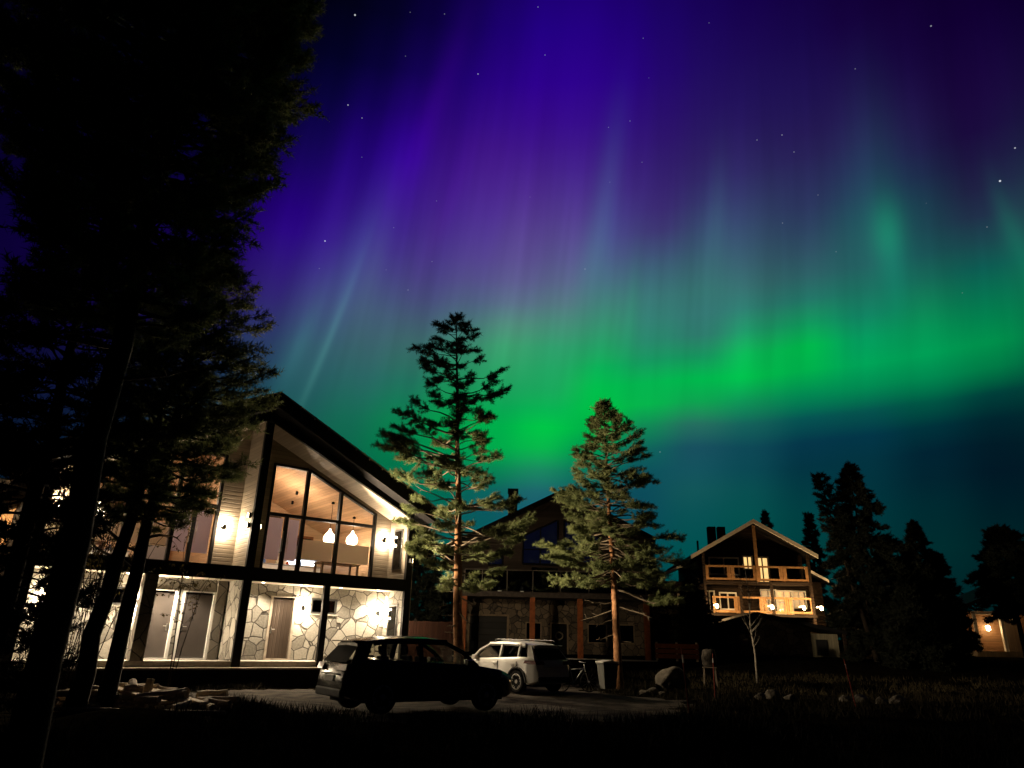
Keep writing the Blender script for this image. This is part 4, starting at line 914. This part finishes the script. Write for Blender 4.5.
spruce('dark sloping spruce filling the gap right of the tallest one', 24.0, 42.5, 7.2, 2.9, 58, nb=130)
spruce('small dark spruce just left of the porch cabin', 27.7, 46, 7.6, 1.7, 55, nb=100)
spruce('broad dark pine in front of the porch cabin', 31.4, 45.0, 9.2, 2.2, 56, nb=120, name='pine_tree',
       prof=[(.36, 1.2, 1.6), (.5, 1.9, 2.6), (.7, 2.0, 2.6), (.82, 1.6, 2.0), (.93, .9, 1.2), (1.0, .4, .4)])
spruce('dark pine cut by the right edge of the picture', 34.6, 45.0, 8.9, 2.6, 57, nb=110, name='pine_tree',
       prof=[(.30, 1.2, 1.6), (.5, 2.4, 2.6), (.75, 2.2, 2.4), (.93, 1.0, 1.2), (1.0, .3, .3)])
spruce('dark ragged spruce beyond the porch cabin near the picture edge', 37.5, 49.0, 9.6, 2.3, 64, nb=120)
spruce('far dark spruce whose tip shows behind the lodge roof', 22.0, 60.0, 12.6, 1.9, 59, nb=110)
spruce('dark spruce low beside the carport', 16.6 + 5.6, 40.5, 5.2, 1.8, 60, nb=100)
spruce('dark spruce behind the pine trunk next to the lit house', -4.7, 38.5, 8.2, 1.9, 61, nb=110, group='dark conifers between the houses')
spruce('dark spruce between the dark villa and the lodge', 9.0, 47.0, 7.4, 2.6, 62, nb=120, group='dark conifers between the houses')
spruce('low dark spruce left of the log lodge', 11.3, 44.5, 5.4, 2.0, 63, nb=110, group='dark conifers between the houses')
# distant wood
rngw = random.Random(9)
far = []
cenW = []; dirW = []
rw = np.random.default_rng(77)
for i in range(90):
    x = -70 + i * 2.1 + rngw.uniform(-1, 1); y = rngw.uniform(66, 84); h = rngw.uniform(4.0, 7.0); z0 = gh(x, y)
    for q in np.linspace(.05, 1, 26):
        for _ in range(3):
            ph = rw.uniform(0, 6.28); r = 1.9 * (1 - q) * rw.uniform(.5, 1) + .05
            cenW.append((x + r * math.cos(ph), y + r * math.sin(ph), z0 + h * q)); dirW.append((math.cos(ph), math.sin(ph), -.3))
wood = needles_mesh('far_wood', needle_d, None, cenW, dirW, 7, .8, .13, rw)
tag(wood, 'dark far wood along the horizon behind the houses', 'wood', kind='stuff')

# bare birch sapling and leafy rowan in front of the left wall
birch_m = mat('birch_bark', (.16, .14, .11), .8, .5, 9)
b = thing('birch_sapling', 'thin pale bare birch in front of the log lodge carport', 'tree', (11.0, 33.0, gh(11, 33)))
mb = MB().tube([(0, 0, -.2), (.02, 0, 1.2), (-.08, .02, 2.4), (-.02, 0, 3.6), (-.1, 0, 4.9)], [.05, .045, .035, .022, .006], 7)
rr = random.Random(3)
for k in range(16):
    z = rr.uniform(1.4, 4.6); a = rr.uniform(0, 6.28); l = rr.uniform(.4, 1.0)
    mb.tube([(-.04, 0, z), (-.04 + math.cos(a) * l * .5, math.sin(a) * l * .5, z + l * .5), (-.04 + math.cos(a) * l * .8, math.sin(a) * l * .8, z + l * 1.0)], [.012, .008, .003], 4)
mb.build('trunk', birch_m, b, smooth=True)
leaf_m = mat('rowan_leaf', (.07, .055, .02), .6, .4, 3)
see_through(leaf_m, .5)
def shrub(name, label, x, y, h, n, seed, lvs, spread=.9, group=None):
    rr = random.Random(seed); root = thing(name, label, 'shrub', (x, y, gh(x, y)), 0, group)
    st = MB(); lf = MB()
    for i in range(n):
        a = rr.uniform(0, 6.28); r = rr.uniform(.1, spread); hh = h * rr.uniform(.6, 1.05)
        pts = [Vector((0, 0, -.1)), Vector((math.cos(a) * r * .3, math.sin(a) * r * .3, hh * .4)), Vector((math.cos(a) * r * .75, math.sin(a) * r * .75, hh * .8)), Vector((math.cos(a) * r * 1.2, math.sin(a) * r * 1.2, hh))]
        st.tube(pts, [.013, .010, .007, .003], 5)
        for k in range(6):
            q = rr.uniform(.35, 1); p = pts[1].lerp(pts[3], q); d = Vector((rr.gauss(0, 1), rr.gauss(0, 1), rr.gauss(.3, .6))).normalized() * rr.uniform(.25, .6)
            st.tube([p, p + d * .6 + Vector((0, 0, .03)), p + d], [.007, .005, .002], 4)
            for _ in range(lvs):
                c = p + d * rr.uniform(.2, 1.05); s = Vector((rr.gauss(0, 1), rr.gauss(0, 1), rr.gauss(0, 1))).normalized() * rr.uniform(.018, .03); u = Vector((rr.gauss(0, 1), rr.gauss(0, 1), -1)).normalized() * rr.uniform(.06, .11)
                lf.quad(c, c + u * .5 + s, c + u, c + u * .5 - s)
    st.build('stem', bark_d, root, smooth=True)
    lf.build('foliage', leaf_m, root, fix=False)
shrub('rowan_shrub', 'thin leafy shrub against the bright stone wall by the twin trunks', -9.6, 16.6, 3.6, 9, 2, 5)
shrub('rowan_shrub', 'low twiggy shrub at the foot of the lit wall right of the big trunk', -10.8, 18.6, 2.8, 8, 5, 4)
shrub('rowan_shrub', 'leafy sapling hanging its twigs before the grey doors', -7.2, 16.4, 4.3, 4, 8, 8, .8)

shrub('young_birch', 'young birch with small sparse leaves before the upper left glazing', -8.7, 15.6, 6.3, 12, 14, 9, 1.5)
shrub('young_birch', 'spindly birch with few leaves left of the twin pine trunks', -10.4, 17.2, 6.2, 9, 17, 7, 1.1)
# ---------------------------------------------------------------- cars
def car(name, label, loc, heading, paint, glassm, L=4.62, Wd=1.86, Hh=1.62, wb=2.75, seed=0):
    root = thing(name, label, 'car', loc, heading)
    hl = L / 2; wr = .355; xf, xr = wb / 2 - .03, -wb / 2 - .03
    top = [(-hl, .70), (-hl + .05, .98), (-hl + .18, 1.10), (-1.6, 1.13), (-.3, 1.07), (.95, 1.02), (1.35, .97), (1.8, .91), (hl - .25, .82), (hl - .05, .70), (hl, .55)]
    wid = [(-hl, .72), (-hl + .1, .82), (-hl + .4, .90), (-1.3, Wd / 2), (1.2, Wd / 2), (1.8, .90), (hl - .2, .80), (hl - .04, .66), (hl, .56)]
    def ip(p, x):
        for a, b in zip(p, p[1:]):
            if a[0] <= x <= b[0] + 1e-6: return a[1] + (b[1] - a[1]) * (x - a[0]) / (b[0] - a[0])
        return p[-1][1] if x > p[-1][0] else p[0][1]
    def bot(x):
        z = .27 if abs(x) < hl - .35 else .27 + .12 * (abs(x) - hl + .35) / .35
        for xc in (xf, xr):
            q = .43 ** 2 - (x - xc) ** 2
            if q > 0: z = max(z, .34 + math.sqrt(q))
        return z
    xs = sorted(set([round(-hl + L * i / 60, 4) for i in range(61)] + [xf + d for d in (-.43, -.425, .425, .43)] + [xr + d for d in (-.43, -.425, .425, .43)]))
    vs = []; fs = []; half = 9
    for x in xs:
        zt = ip(top, x); w = ip(wid, x); zb = min(bot(x), zt - .12)
        mid = max(zb + .03, .62); sh = max(mid + .02, zt - .16)
        ring = [(0, zb), (w * .86, zb), (w * .985, zb + .02), (w, (zb + mid) / 2 + .01), (w * .995, mid), (w * .985, sh), (w * .955, zt - .045), (w * .90, zt), (0, zt + .035)]
        vs += [(x, y, z) for y, z in ring] + [(x, -y, z) for y, z in ring[1:-1][::-1]]
    n = 2 * half - 2
    for i in range(len(xs) - 1):
        for k in range(n):
            fs.append((i * n + k, i * n + (k + 1) % n, (i + 1) * n + (k + 1) % n, (i + 1) * n + k))
    fs += [tuple(range(n)), tuple(range((len(xs) - 1) * n, len(xs) * n))]
    # roof shell + pillars
    body = MB().add(vs, fs)
    rx = [(-hl + .34, 1.465, .58), (-hl + .48, 1.515, .62), (-1.35, 1.585, .65), (-.8, Hh - .005, .665), (-.2, Hh, .665), (.12, Hh - .035, .65), (.30, Hh - .10, .63)]
    rv = []; rfc = []
    for x, z, w in rx:
        rg_ = [(-w, z - .07), (-w * .97, z - .02), (-w * .7, z + .012), (0, z + .028), (w * .7, z + .012), (w * .97, z - .02), (w, z - .07), (0, z - .05)]
        rv += [(x, a, b) for a, b in rg_]
    for i in range(len(rx) - 1):
        for k in range(8): rfc.append((i * 8 + k, i * 8 + (k + 1) % 8, (i + 1) * 8 + (k + 1) % 8, (i + 1) * 8 + k))
    rfc += [tuple(range(8)), tuple(range(48, 56))]
    body.add(rv, rfc)
    for s in (-1, 1):
        yb, yt = s * (Wd / 2 - .115), s * .63
        def P(x, q): return (x, yb + (yt - yb) * q, 1.0 + (Hh - .09 - 1.0) * q)
        body.tube([(1.12, s * .80, .985), (.72, s * .74, 1.30), (.27, s * .625, Hh - .11)], .055, 6)
        body.tube([P(.30, .97), P(-.6, 1.0), P(-1.25, .97), P(-1.6, .90)], .07, 6)
        body.tube([P(-.44, -.02), P(-.40, 1)], .065, 6)
        body.tube([P(-1.40, .02), P(-1.34, .97)], .07, 6)
        # broad rear pillar
        a, b_, c, d = P(-1.84, .05), P(-1.62, .92), (-hl + .46, yt * .97, 1.48), (-hl + .12, yb * .99, 1.04)
        body.add([a, b_, c, d] + [(p[0], p[1] - s * .06, p[2]) for p in (a, b_, c, d)], [(0, 1, 2, 3), (7, 6, 5, 4), (0, 4, 5, 1), (1, 5, 6, 2), (2, 6, 7, 3), (3, 7, 4, 0)])
    bo = body.build('body', paint, root, smooth=True)
    es = bo.modifiers.new('split', 'EDGE_SPLIT'); es.split_angle = rad(38)
    MB().box(-hl + .3, hl - .3, -.60, .60, .22, .80).build('underbody', black_m, root)
    for s in (-1, 1):
        yb, yt = s * (Wd / 2 - .125), s * .635
        def P(x, q): return (x, yb + (yt - yb) * q, 1.01 + (Hh - .10 - 1.01) * q)
        for xa, xb, xc, xd in ((1.06, -.40, -.38, .32), (-.48, -1.38, -1.34, -.42), (-1.46, -1.86, -1.64, -1.40)):
            MB().quad(P(xa, 0), P(xb, 0), P(xc, 1), P(xd, 1)).build('side_window', glassm, root)
        for xh in (-.28, -1.2):
            MB().box(xh - .11, xh + .11, s * (Wd / 2 - .01), s * (Wd / 2 + .018), .885, .915).build('door_handle', paint, root, bevel=.008)
        mi_ = MB().box(.72, .90, s * .93 - .09, s * .93 + .09, .99, 1.14).box(.8, .86, s * .80 - .06, s * .80 + .06, 1.0, 1.05).build('wing_mirror', paint, root, bevel=.03)
        if seed: MB().tube([(-1.7, s * .60, Hh + .01), (-1.6, s * .60, Hh + .045), (.0, s * .60, Hh + .055), (.12, s * .60, Hh)], .014, 6).build('roof_rail', dmetal, root)
        MB().add([(-hl + .0, s * .44, .90), (-hl + .03, s * .82, .90), (-hl + .5, s * .925, .93), (-hl + .45, s * .905, 1.03), (-hl + .08, s * .80, 1.03), (-hl + .05, s * .46, 1.01),
                  (-hl - .03, s * .44, .90), (-hl - .005, s * .845, .90), (-hl + .5, s * .94, .93), (-hl + .45, s * .925, 1.03), (-hl + .04, s * .825, 1.03), (-hl + .02, s * .46, 1.01)],
                 [(6, 7, 10, 11), (7, 8, 9, 10), (6, 11, 5, 0), (11, 10, 4, 5), (10, 9, 3, 4), (9, 8, 2, 3), (8, 7, 1, 2), (7, 6, 0, 1)]).build('tail_lamp', mat('tail_lamp_red', (.10, .006, .006), .3, .2, 20), root)
        MB().add([(hl - .02, s * .40, .66), (hl - .10, s * .74, .68), (hl - .55, s * .90, .74), (hl - .52, s * .88, .82), (hl - .16, s * .72, .80), (hl - .07, s * .42, .74)], [(0, 1, 4, 5), (1, 2, 3, 4)]).build('headlight', mat('lamp_lens', (.5, .5, .5), .1, .1), root)
    MB().quad((1.10, -.74, 1.0), (1.10, .74, 1.0), (.30, .60, Hh - .10), (.30, -.60, Hh - .10)).build('windscreen', glassm, root)
    MB().quad((-hl + .07, -.68, 1.06), (-hl + .07, .68, 1.06), (-hl + .42, .57, 1.47), (-hl + .42, -.57, 1.47)).build('rear_window', mat('dark_rear_glass', (.003, .003, .003), .9), root)
    MB().box(-hl + .20, -hl + .52, -.60, .60, 1.49, 1.515).build('spoiler', paint, root, bevel=.01)
    MB().box(-hl - .035, -hl + .1, -.72, .72, .34, .52).build('rear_bumper', mat('bumper_plastic', (.03, .03, .03), .6), root, bevel=.03)
    MB().box(-hl - .025, -hl + .05, -.26, .26, .66, .78).build('number_plate', mat('plate_white', (.6, .6, .58), .4, .05), root, bevel=.005)
    MB().box(-hl - .03, -hl + .05, -.46, .46, .80, .83).build('tailgate_trim', metal, root)
    for (x, s) in ((xf, 1), (xf, -1), (xr, 1), (xr, -1)):
        y = s * (Wd / 2 - .115)
        ty = MB().lathe([(.20, -.10), (.30, -.115), (.34, -.10), (wr, -.07), (wr, .07), (.34, .10), (.30, .115), (.20, .10)], (0, 0, 0), 32).build('wheel', rubber, root, smooth=False)
        ty.location = (x, y, wr); ty.rotation_euler = (rad(90), 0, 0)
        rm = MB()
        rm.lathe([(.235, .05), (.25, .108), (.225, .116), (.215, .06)], (0, 0, 0), 32)
        for k in range(10):
            a = 2 * math.pi * k / 10 + (.12 if k % 2 else -.12)
            c, sn_ = math.cos(a), math.sin(a)
            rm.add([(c * .05 - sn_ * .02, sn_ * .05 + c * .02, .09), (c * .05 + sn_ * .02, sn_ * .05 - c * .02, .09), (c * .235 + sn_ * .017, sn_ * .235 - c * .017, .105), (c * .235 - sn_ * .017, sn_ * .235 + c * .017, .105),
                    (c * .05 - sn_ * .02, sn_ * .05 + c * .02, .05), (c * .05 + sn_ * .02, sn_ * .05 - c * .02, .05), (c * .235 + sn_ * .017, sn_ * .235 - c * .017, .06), (c * .235 - sn_ * .017, sn_ * .235 + c * .017, .06)],
                   [(0, 1, 2, 3), (7, 6, 5, 4), (0, 4, 5, 1), (1, 5, 6, 2), (2, 6, 7, 3), (3, 7, 4, 0)])
        rm.lathe([(.06, .04), (.065, .10), (.03, .112)], (0, 0, 0), 16)
        rm = rm.build('rim', mat('alloy_rim', (.62, .60, .57), .35, .08, metal=.6), ty)
        if s > 0: rm.rotation_euler = (rad(180), 0, 0)
    for s in (-1, 1):
        sl = MB().box(xr + .42, xf - .42, s * (Wd / 2 - .06), s * (Wd / 2 + .006), .255, .36)
        for xc in (xf, xr):
            n_ = 16
            for q in range(n_):
                a0, a1 = math.pi * q / n_, math.pi * (q + 1) / n_
                y0, y1 = s * (Wd / 2 - .05), s * (Wd / 2 + .008)
                pts = [(xc + r_ * math.cos(t_), y_, .34 + r_ * math.sin(t_)) for y_ in (y0, y1) for (r_, t_) in ((.43, a0), (.48, a0), (.48, a1), (.43, a1))]
                sl.add(pts, [(0, 1, 2, 3), (7, 6, 5, 4), (0, 4, 5, 1), (1, 5, 6, 2), (2, 6, 7, 3), (3, 7, 4, 0)])
        sl.build('sill_trim', mat('bumper_plastic', (.03, .03, .03), .6), root)
        for xd in (-1.40, -.43, .99):
            MB().box(xd - .004, xd + .004, s * (Wd / 2 - .03), s * (Wd / 2 + .001), .38, .98).build('door_seam', black_m, root)
    se = mat('car_seat', (.02, .02, .02), .9)
    for x in (.15, -.85):
        for s in (-1, 1):
            MB().prism([(x + .3, .45), (x + .3, .62), (x - .18, .62), (x - .34, 1.2), (x - .44, 1.18), (x - .26, .45)], s * .38 - .24, s * .38 + .24).prism([(x - .36, 1.24), (x - .40, 1.42), (x - .48, 1.41), (x - .44, 1.22)], s * .38 - .12, s * .38 + .12).build('seat', se, root, bevel=.03)
    MB().tube([(.62 + .04 * math.cos(t), .38 + .18 * math.sin(t), .98 + .17 * math.cos(t)) for t in np.linspace(0, 6.283, 20)], .014, 6).build('steering_wheel', se, root)
    return root
glass_k = glass('dark_car_glass', (.06, .06, .07), 1.18)
glass_t = glass('tinted_car_glass', (.62, .62, .58))
paint_b = mat('black_paint', (.006, .006, .007), .25, .1, 3, coat=.4)
paint_w = mat('white_car_paint', (.74, .72, .68), .35, .03, 3, coat=.4)
car('black_suv', 'black hatchback SUV parked side on in front of the lit house', (-2.05, 18.45, gh(-2, 18.4) + .02), rad(35), paint_b, glass_t)
car('white_suv', 'white SUV parked nose towards the house under the tall pine', (.15, 27.0, .02), rad(131), paint_w, glass_k, L=4.55, seed=1)

# ---------------------------------------------------------------- small things in the yard
wood_m = mat('weathered_wood', (.30, .24, .18), .85, .35, 12, .5)
wood_l = mat('cut_wood', (.50, .40, .28), .8, .25, 14, .4)
rr = random.Random(12)
def stick(nm, lb, a, b, r, m, square=False, g='firewood and boards on the heap by the trunks'):
    a = Vector(a); b = Vector(b); mb = MB()
    d = (b - a)
    o = thing_mesh = None
    if square:
        mb.box(-d.length / 2, d.length / 2, -r, r, -r * .3, r * .3)
    else:
        mb.tube([(-d.length / 2, 0, 0), (-d.length / 6, 0, r * .12), (d.length / 6, 0, -r * .1), (d.length / 2, 0, 0)], [r, r * .96, r * .93, r * .88], 9)
    o = mb.build(nm, m, None, smooth=False, bevel=.006)
    o.location = (a + b) / 2
    o.rotation_mode = 'QUATERNION'; o.rotation_quaternion = d.to_track_quat('X', 'Z')
    tag(o, lb, 'board' if square else 'log', g)
    return o
def gz(x, y, h=0.0): return (x, y, gh(x, y) + h)
WX = -1.25
WY = -1.3
stick('wooden_board', 'upright pale board end standing in the wood heap', gz(WX - 5.9, WY + 16.5, .0), gz(WX - 5.85, WY + 16.6, .66), .09, wood_l, True)
for i, (a, b) in enumerate([((-6.9, 17.0, .42), (-5.3, 16.1, .16)), ((-6.55, 17.2, .44), (-4.95, 16.4, .18)), ((-6.4, 17.3, .40), (-4.7, 16.55, .16))]):
    stick('wooden_board', ['long pale board nearest the front of the heap', 'long pale board in the middle of the three sloping boards', 'long pale board at the back of the three sloping boards'][i], gz(WX + a[0], WY + a[1], a[2] + .08), gz(WX + b[0], WY + b[1], b[2] + .05), .10, wood_l, True)
base = None
for k in range(64):
    x = WX - 8.1 + rr.random() * 3.6; y = WY + 16.0 + rr.random() * 1.5; a = rr.uniform(-.6, .6) + (1.57 if rr.random() < .2 else 0); l = rr.uniform(.35, .9); h = rr.uniform(.08, .5) * (1 - abs(x - WX + 6.4) / 2.8)
    stick('firewood_log', 'grey split log lying loose in the wood heap', (x - math.cos(a) * l / 2, y - math.sin(a) * l / 2, gh(x, y) + .05 + h), (x + math.cos(a) * l / 2, y + math.sin(a) * l / 2, gh(x, y) + .06 + h + rr.uniform(-.06, .1)), rr.uniform(.05, .10), wood_m if rr.random() < .8 else wood_l)
stick('long_pole', 'long thin pole lying along the front of the wood heap', gz(WX - 7.4, WY + 15.6, .12), gz(WX - 3.9, WY + 15.6, .13), .04, wood_m)

def rock(nm, lb, x, y, sx, sy, sz, seed, m, g=None, cat='rock'):
    bm = bmesh.new(); bmesh.ops.create_icosphere(bm, subdivisions=4, radius=1)
    r2_ = random.Random(seed)
    pl = [(Vector((r2_.gauss(0, 1), r2_.gauss(0, 1), r2_.gauss(0, 1))).normalized(), r2_.uniform(.62, .95)) for _ in range(16)]
    for v in bm.verts:
        for n_, d in pl:
            q = v.co.dot(n_)
            if q > d: v.co -= n_ * (q - d) * .9
        v.co += v.co.normalized() * .04 * math.sin(v.co.x * 9 + seed) * math.sin(v.co.z * 8 + v.co.y * 7)
        v.co = Vector((v.co.x * sx, v.co.y * sy, v.co.z * sz))
    me = bpy.data.meshes.new(nm); bm.to_mesh(me); bm.free(); me.polygons.foreach_set('use_smooth', [True] * len(me.polygons)); me.materials.append(m)
    o = bpy.data.objects.new(nm, me); C.objects.link(o); o.location = (x, y, gh(x, y) + sz * .5)
    tag(o, lb, cat, g); return o
rock_m = mat('granite', (.10, .088, .07), .9, scale=5, c2=(.25, .22, .18), bump=.8, bscale=14)
rock('boulder', 'large pale boulder on the verge right of the dense pine', 6.05, 27.4, .66, .55, .62, 3, rock_m)
for k, (x, y, s) in enumerate([(4.9, 26.6, .2), (5.2, 26.9, .26), (5.5, 26.5, .16), (8.6, 25.6, .22), (9.1, 25.9, .3), (9.5, 25.4, .2), (11.2, 25.0, .25), (11.8, 25.3, .3), (12.3, 24.9, .22), (13.0, 25.2, .3), (12.7, 24.6, .18)]):
    rock('stone', 'small grey stone lying along the dark verge', x, y, s, s * .8, s * .65, 20 + k, rock_m, 'stones along the verge')
# wheelie bin
bn = thing('wheelie_bin', 'grey wheeled bin with a pale lid by the dense pine trunk', 'bin', (3.75, 27.6, gh(3.75, 27.6)), rad(15))
grey_p = mat('grey_plastic', (.12, .12, .11), .5, .15)
MB().add([(-.22, -.25, .08), (.22, -.25, .08), (.22, .25, .08), (-.22, .25, .08), (-.29, -.34, .95), (.29, -.34, .95), (.29, .34, .95), (-.29, .34, .95)], [(0, 3, 2, 1), (4, 5, 6, 7), (0, 1, 5, 4), (1, 2, 6, 5), (2, 3, 7, 6), (3, 0, 4, 7)]).box(-.31, .31, -.36, .36, .89, .94).build('bin_body', grey_p, bn, bevel=.02)
MB().prism([(-.33, .955), (.33, .955), (.33, .99), (.0, 1.05), (-.33, 1.0)], -.37, .37).build('lid', mat('pale_plastic', (.55, .53, .48), .45, .05), bn, bevel=.012)
for s in (-1, 1):
    w = MB().ring((s * .27, .24, .11), .085, .028, 'X', 18, 6).build('wheel', rubber, bn)
MB().tube([(-.25, .40, .93), (.25, .40, .93)], .016, 6).build('handle', grey_p, bn)
# bicycle beside the white car
bk = thing('bicycle', 'bicycle with a light frame standing behind the white car', 'bicycle', (2.45, 26.5, gh(2.45, 26.5) + .01), rad(20))
fm = mat('light_bike_frame', (.6, .58, .54), .35, .05)
for x in (-.52, .55):
    w = MB().ring((x, 0, .345), .325, .02, 'Y', 30, 6).build('wheel', rubber, bk)
    sp_ = MB()
    for k in range(12):
        a = k * math.pi / 6; sp_.tube([(x, 0, .345), (x + .31 * math.cos(a), 0, .345 + .31 * math.sin(a))], .002, 3)
    sp_.tube([(x, -.05, .345), (x, .05, .345)], .02, 8)
    sp_.build('spokes', metal, w)
MB().tube([(-.05, 0, .30), (.38, 0, .82)], .022, 7).tube([(-.05, 0, .30), (-.20, 0, .85)], .018, 7).tube([(-.16, 0, .74), (.36, 0, .78)], .02, 7).tube([(-.52, .05, .345), (-.18, 0, .76)], .011, 6).tube([(-.52, .05, .345), (-.05, .03, .30)], .011, 6).tube([(.36, 0, .92), (.40, 0, .74), (.55, .05, .345)], .016, 7).build('frame', fm, bk, smooth=True)
MB().tube([(.30, -.29, 1.0), (.36, -.1, .97), (.36, .1, .97), (.30, .29, 1.0)], .013, 6).build('handlebar', dmetal, bk)
MB().prism([(-.36, .90), (-.33, .94), (-.08, .92), (-.06, .89)], -.06, .06).build('saddle', black_m, bk, bevel=.015)
MB().tube([(-.05, -.08, .22), (-.05, -.08, .30), (-.05, .08, .30), (-.05, .08, .38)], .012, 6).ring((-.05, .05, .30), .085, .006, 'Y', 18, 5).build('crank', dmetal, bk)
# snow stakes
red = mat('red_stake', (.22, .035, .025), .6, .2)
for (x, y, h, lx, lb) in ((3.75, 15.4, 1.55, -.12, 'thin red snow stake leaning in the dark foreground'), (10.6, 23.0, 1.35, -.2, 'thin reddish snow stake farther right beside the stones'), (6.9, 25.0, 1.4, .03, 'reddish snow stake standing right of the boulder')):
    t = thing('snow_stake', lb, 'stake', gz(x, y))
    MB().tube([(0, 0, -.2), (lx, 0, h)], .018, 6).build('pole', red, t)
    MB().tube([(lx * .8, 0, h * .8), (lx * .9, 0, h * .9)], .021, 6).build('reflector_band', mat('reflector', (.6, .55, .5), .3), t)
# wooden chair-like stand with a pale seat by the lodge drive
dark_s = mat('dark_stand_wood', (.07, .055, .04), .8)
cs = thing('wooden_stand', 'small wooden stand with a rounded sack on top in front of the log lodge', 'stand', (8.5, 31.3, gh(8.5, 31.3)), rad(-10))
for x in (-.22, .22):
    for y in (-.16, .16):
        MB().tube([(x * 1.15, y * 1.3, 0), (x, y, .72)], .022, 6).build('leg', dark_s, cs)
MB().box(-.28, .28, -.22, .22, .72, .76).build('seat', dark_s, cs, bevel=.01)
MB().lathe([(.05, 0), (.22, .01), (.29, .12), (.30, .42), (.24, .66), (.08, .70)], (0, 0, .762), 16).build('pale_sack', mat('pale_cloth', (.035, .03, .024), .9, .5, 8, .8), cs, smooth=True)
# low post-and-rail fence by the lodge, lit orange
fe = thing('wooden_fence', 'low orange lit plank fence between the dense pine and the lodge', 'fence', (9.4, 41.0, gh(9.4, 41)))
for x in (-1.1, 0, 1.1): MB().box(x - .05, x + .05, -.05, .05, -.2, .95).build('post', wood_l, fe)
MB().box(-1.2, 1.2, -.075, -.052, .1, .32).box(-1.2, 1.2, -.075, -.052, .36, .58).box(-1.2, 1.2, -.075, -.052, .62, .86).build('plank_panel', rust, fe)
# timber fence right of the first house
fe2 = thing('board_fence', 'tall reddish board fence running back from the corner of the lit house', 'fence', (-5.6, 32.5, gh(-4.6, 33.5)), rad(8))
for x in (0, 1.6, 3.2): MB().box(x - .06, x + .06, .03, .13, -.3, 2.3).build('post', dark_w, fe2)
MB().box(-.1, 3.3, -.01, .028, -.2, 2.2).build('board_panel', boards('red_boards', (.05, .02, .012), 'X', .13, .8), fe2)

# ---------------------------------------------------------------- grass, heather and moss
gr = np.random.default_rng(8)
def blades(name, label, n, xr, yr, hmin, hmax, wd, m, inside=None):
    V = []; 
    x = gr.uniform(*xr, n * 3); y = gr.uniform(*yr, n * 3)
    d = np.sin(x * 1.7 + np.cos(y * 1.3) * 2) * np.sin(y * 1.9 + 1.3 * np.cos(x)) + gr.normal(size=len(x)) * .35
    keep = d > .1
    if inside is not None: keep &= np.array([not inside(a, b) for a, b in zip(x, y)])
    x, y = x[keep][:n], y[keep][:n]
    z = np.array([gh(a, b) for a, b in zip(x, y)])
    h = gr.uniform(hmin, hmax, len(x)); a = gr.uniform(0, 6.28, len(x)); tx = gr.normal(size=len(x)) * h * .4; ty = gr.normal(size=len(x)) * h * .4
    P = np.empty((len(x) * 3, 3))
    P[0::3] = np.c_[x - np.cos(a) * wd, y - np.sin(a) * wd, z - .01]; P[1::3] = np.c_[x + np.cos(a) * wd, y + np.sin(a) * wd, z - .01]; P[2::3] = np.c_[x + tx, y + ty, z + h]
    me = bpy.data.meshes.new(name); nf = len(x)
    me.vertices.add(nf * 3); me.vertices.foreach_set('co', P.ravel()); me.loops.add(nf * 3); me.loops.foreach_set('vertex_index', np.arange(nf * 3, dtype=np.int32))
    me.polygons.add(nf); me.polygons.foreach_set('loop_start', np.arange(0, nf * 3, 3, dtype=np.int32)); me.polygons.foreach_set('loop_total', np.full(nf, 3, dtype=np.int32))
    me.update(calc_edges=True); me.validate(); me.materials.append(m)
    o = bpy.data.objects.new(name, me); C.objects.link(o); tag(o, label, 'grass', kind='stuff')
grass_m = mat('dry_grass', (.010, .008, .004), .9, scale=2, c2=(.035, .028, .013))
heath_m = mat('heather', (.004, .0035, .003), .95, scale=2, c2=(.012, .010, .006))
blades('yard_grass', 'dry grass tufts around the gravel yard', 26000, (-15, 7), (15.2, 27), .05, .24, .010, grass_m, in_yard)
blades('verge_grass', 'dry grass on the dark verge to the right', 16000, (4, 26), (19, 36), .06, .3, .016, grass_m, in_yard)
blades('heather', 'dark heather on the foreground bank', 26000, (-12, 12), (6.5, 16.5), .08, .34, .012, heath_m, lambda a, b: -10.6 < a < -5.6 and b > 11.5)
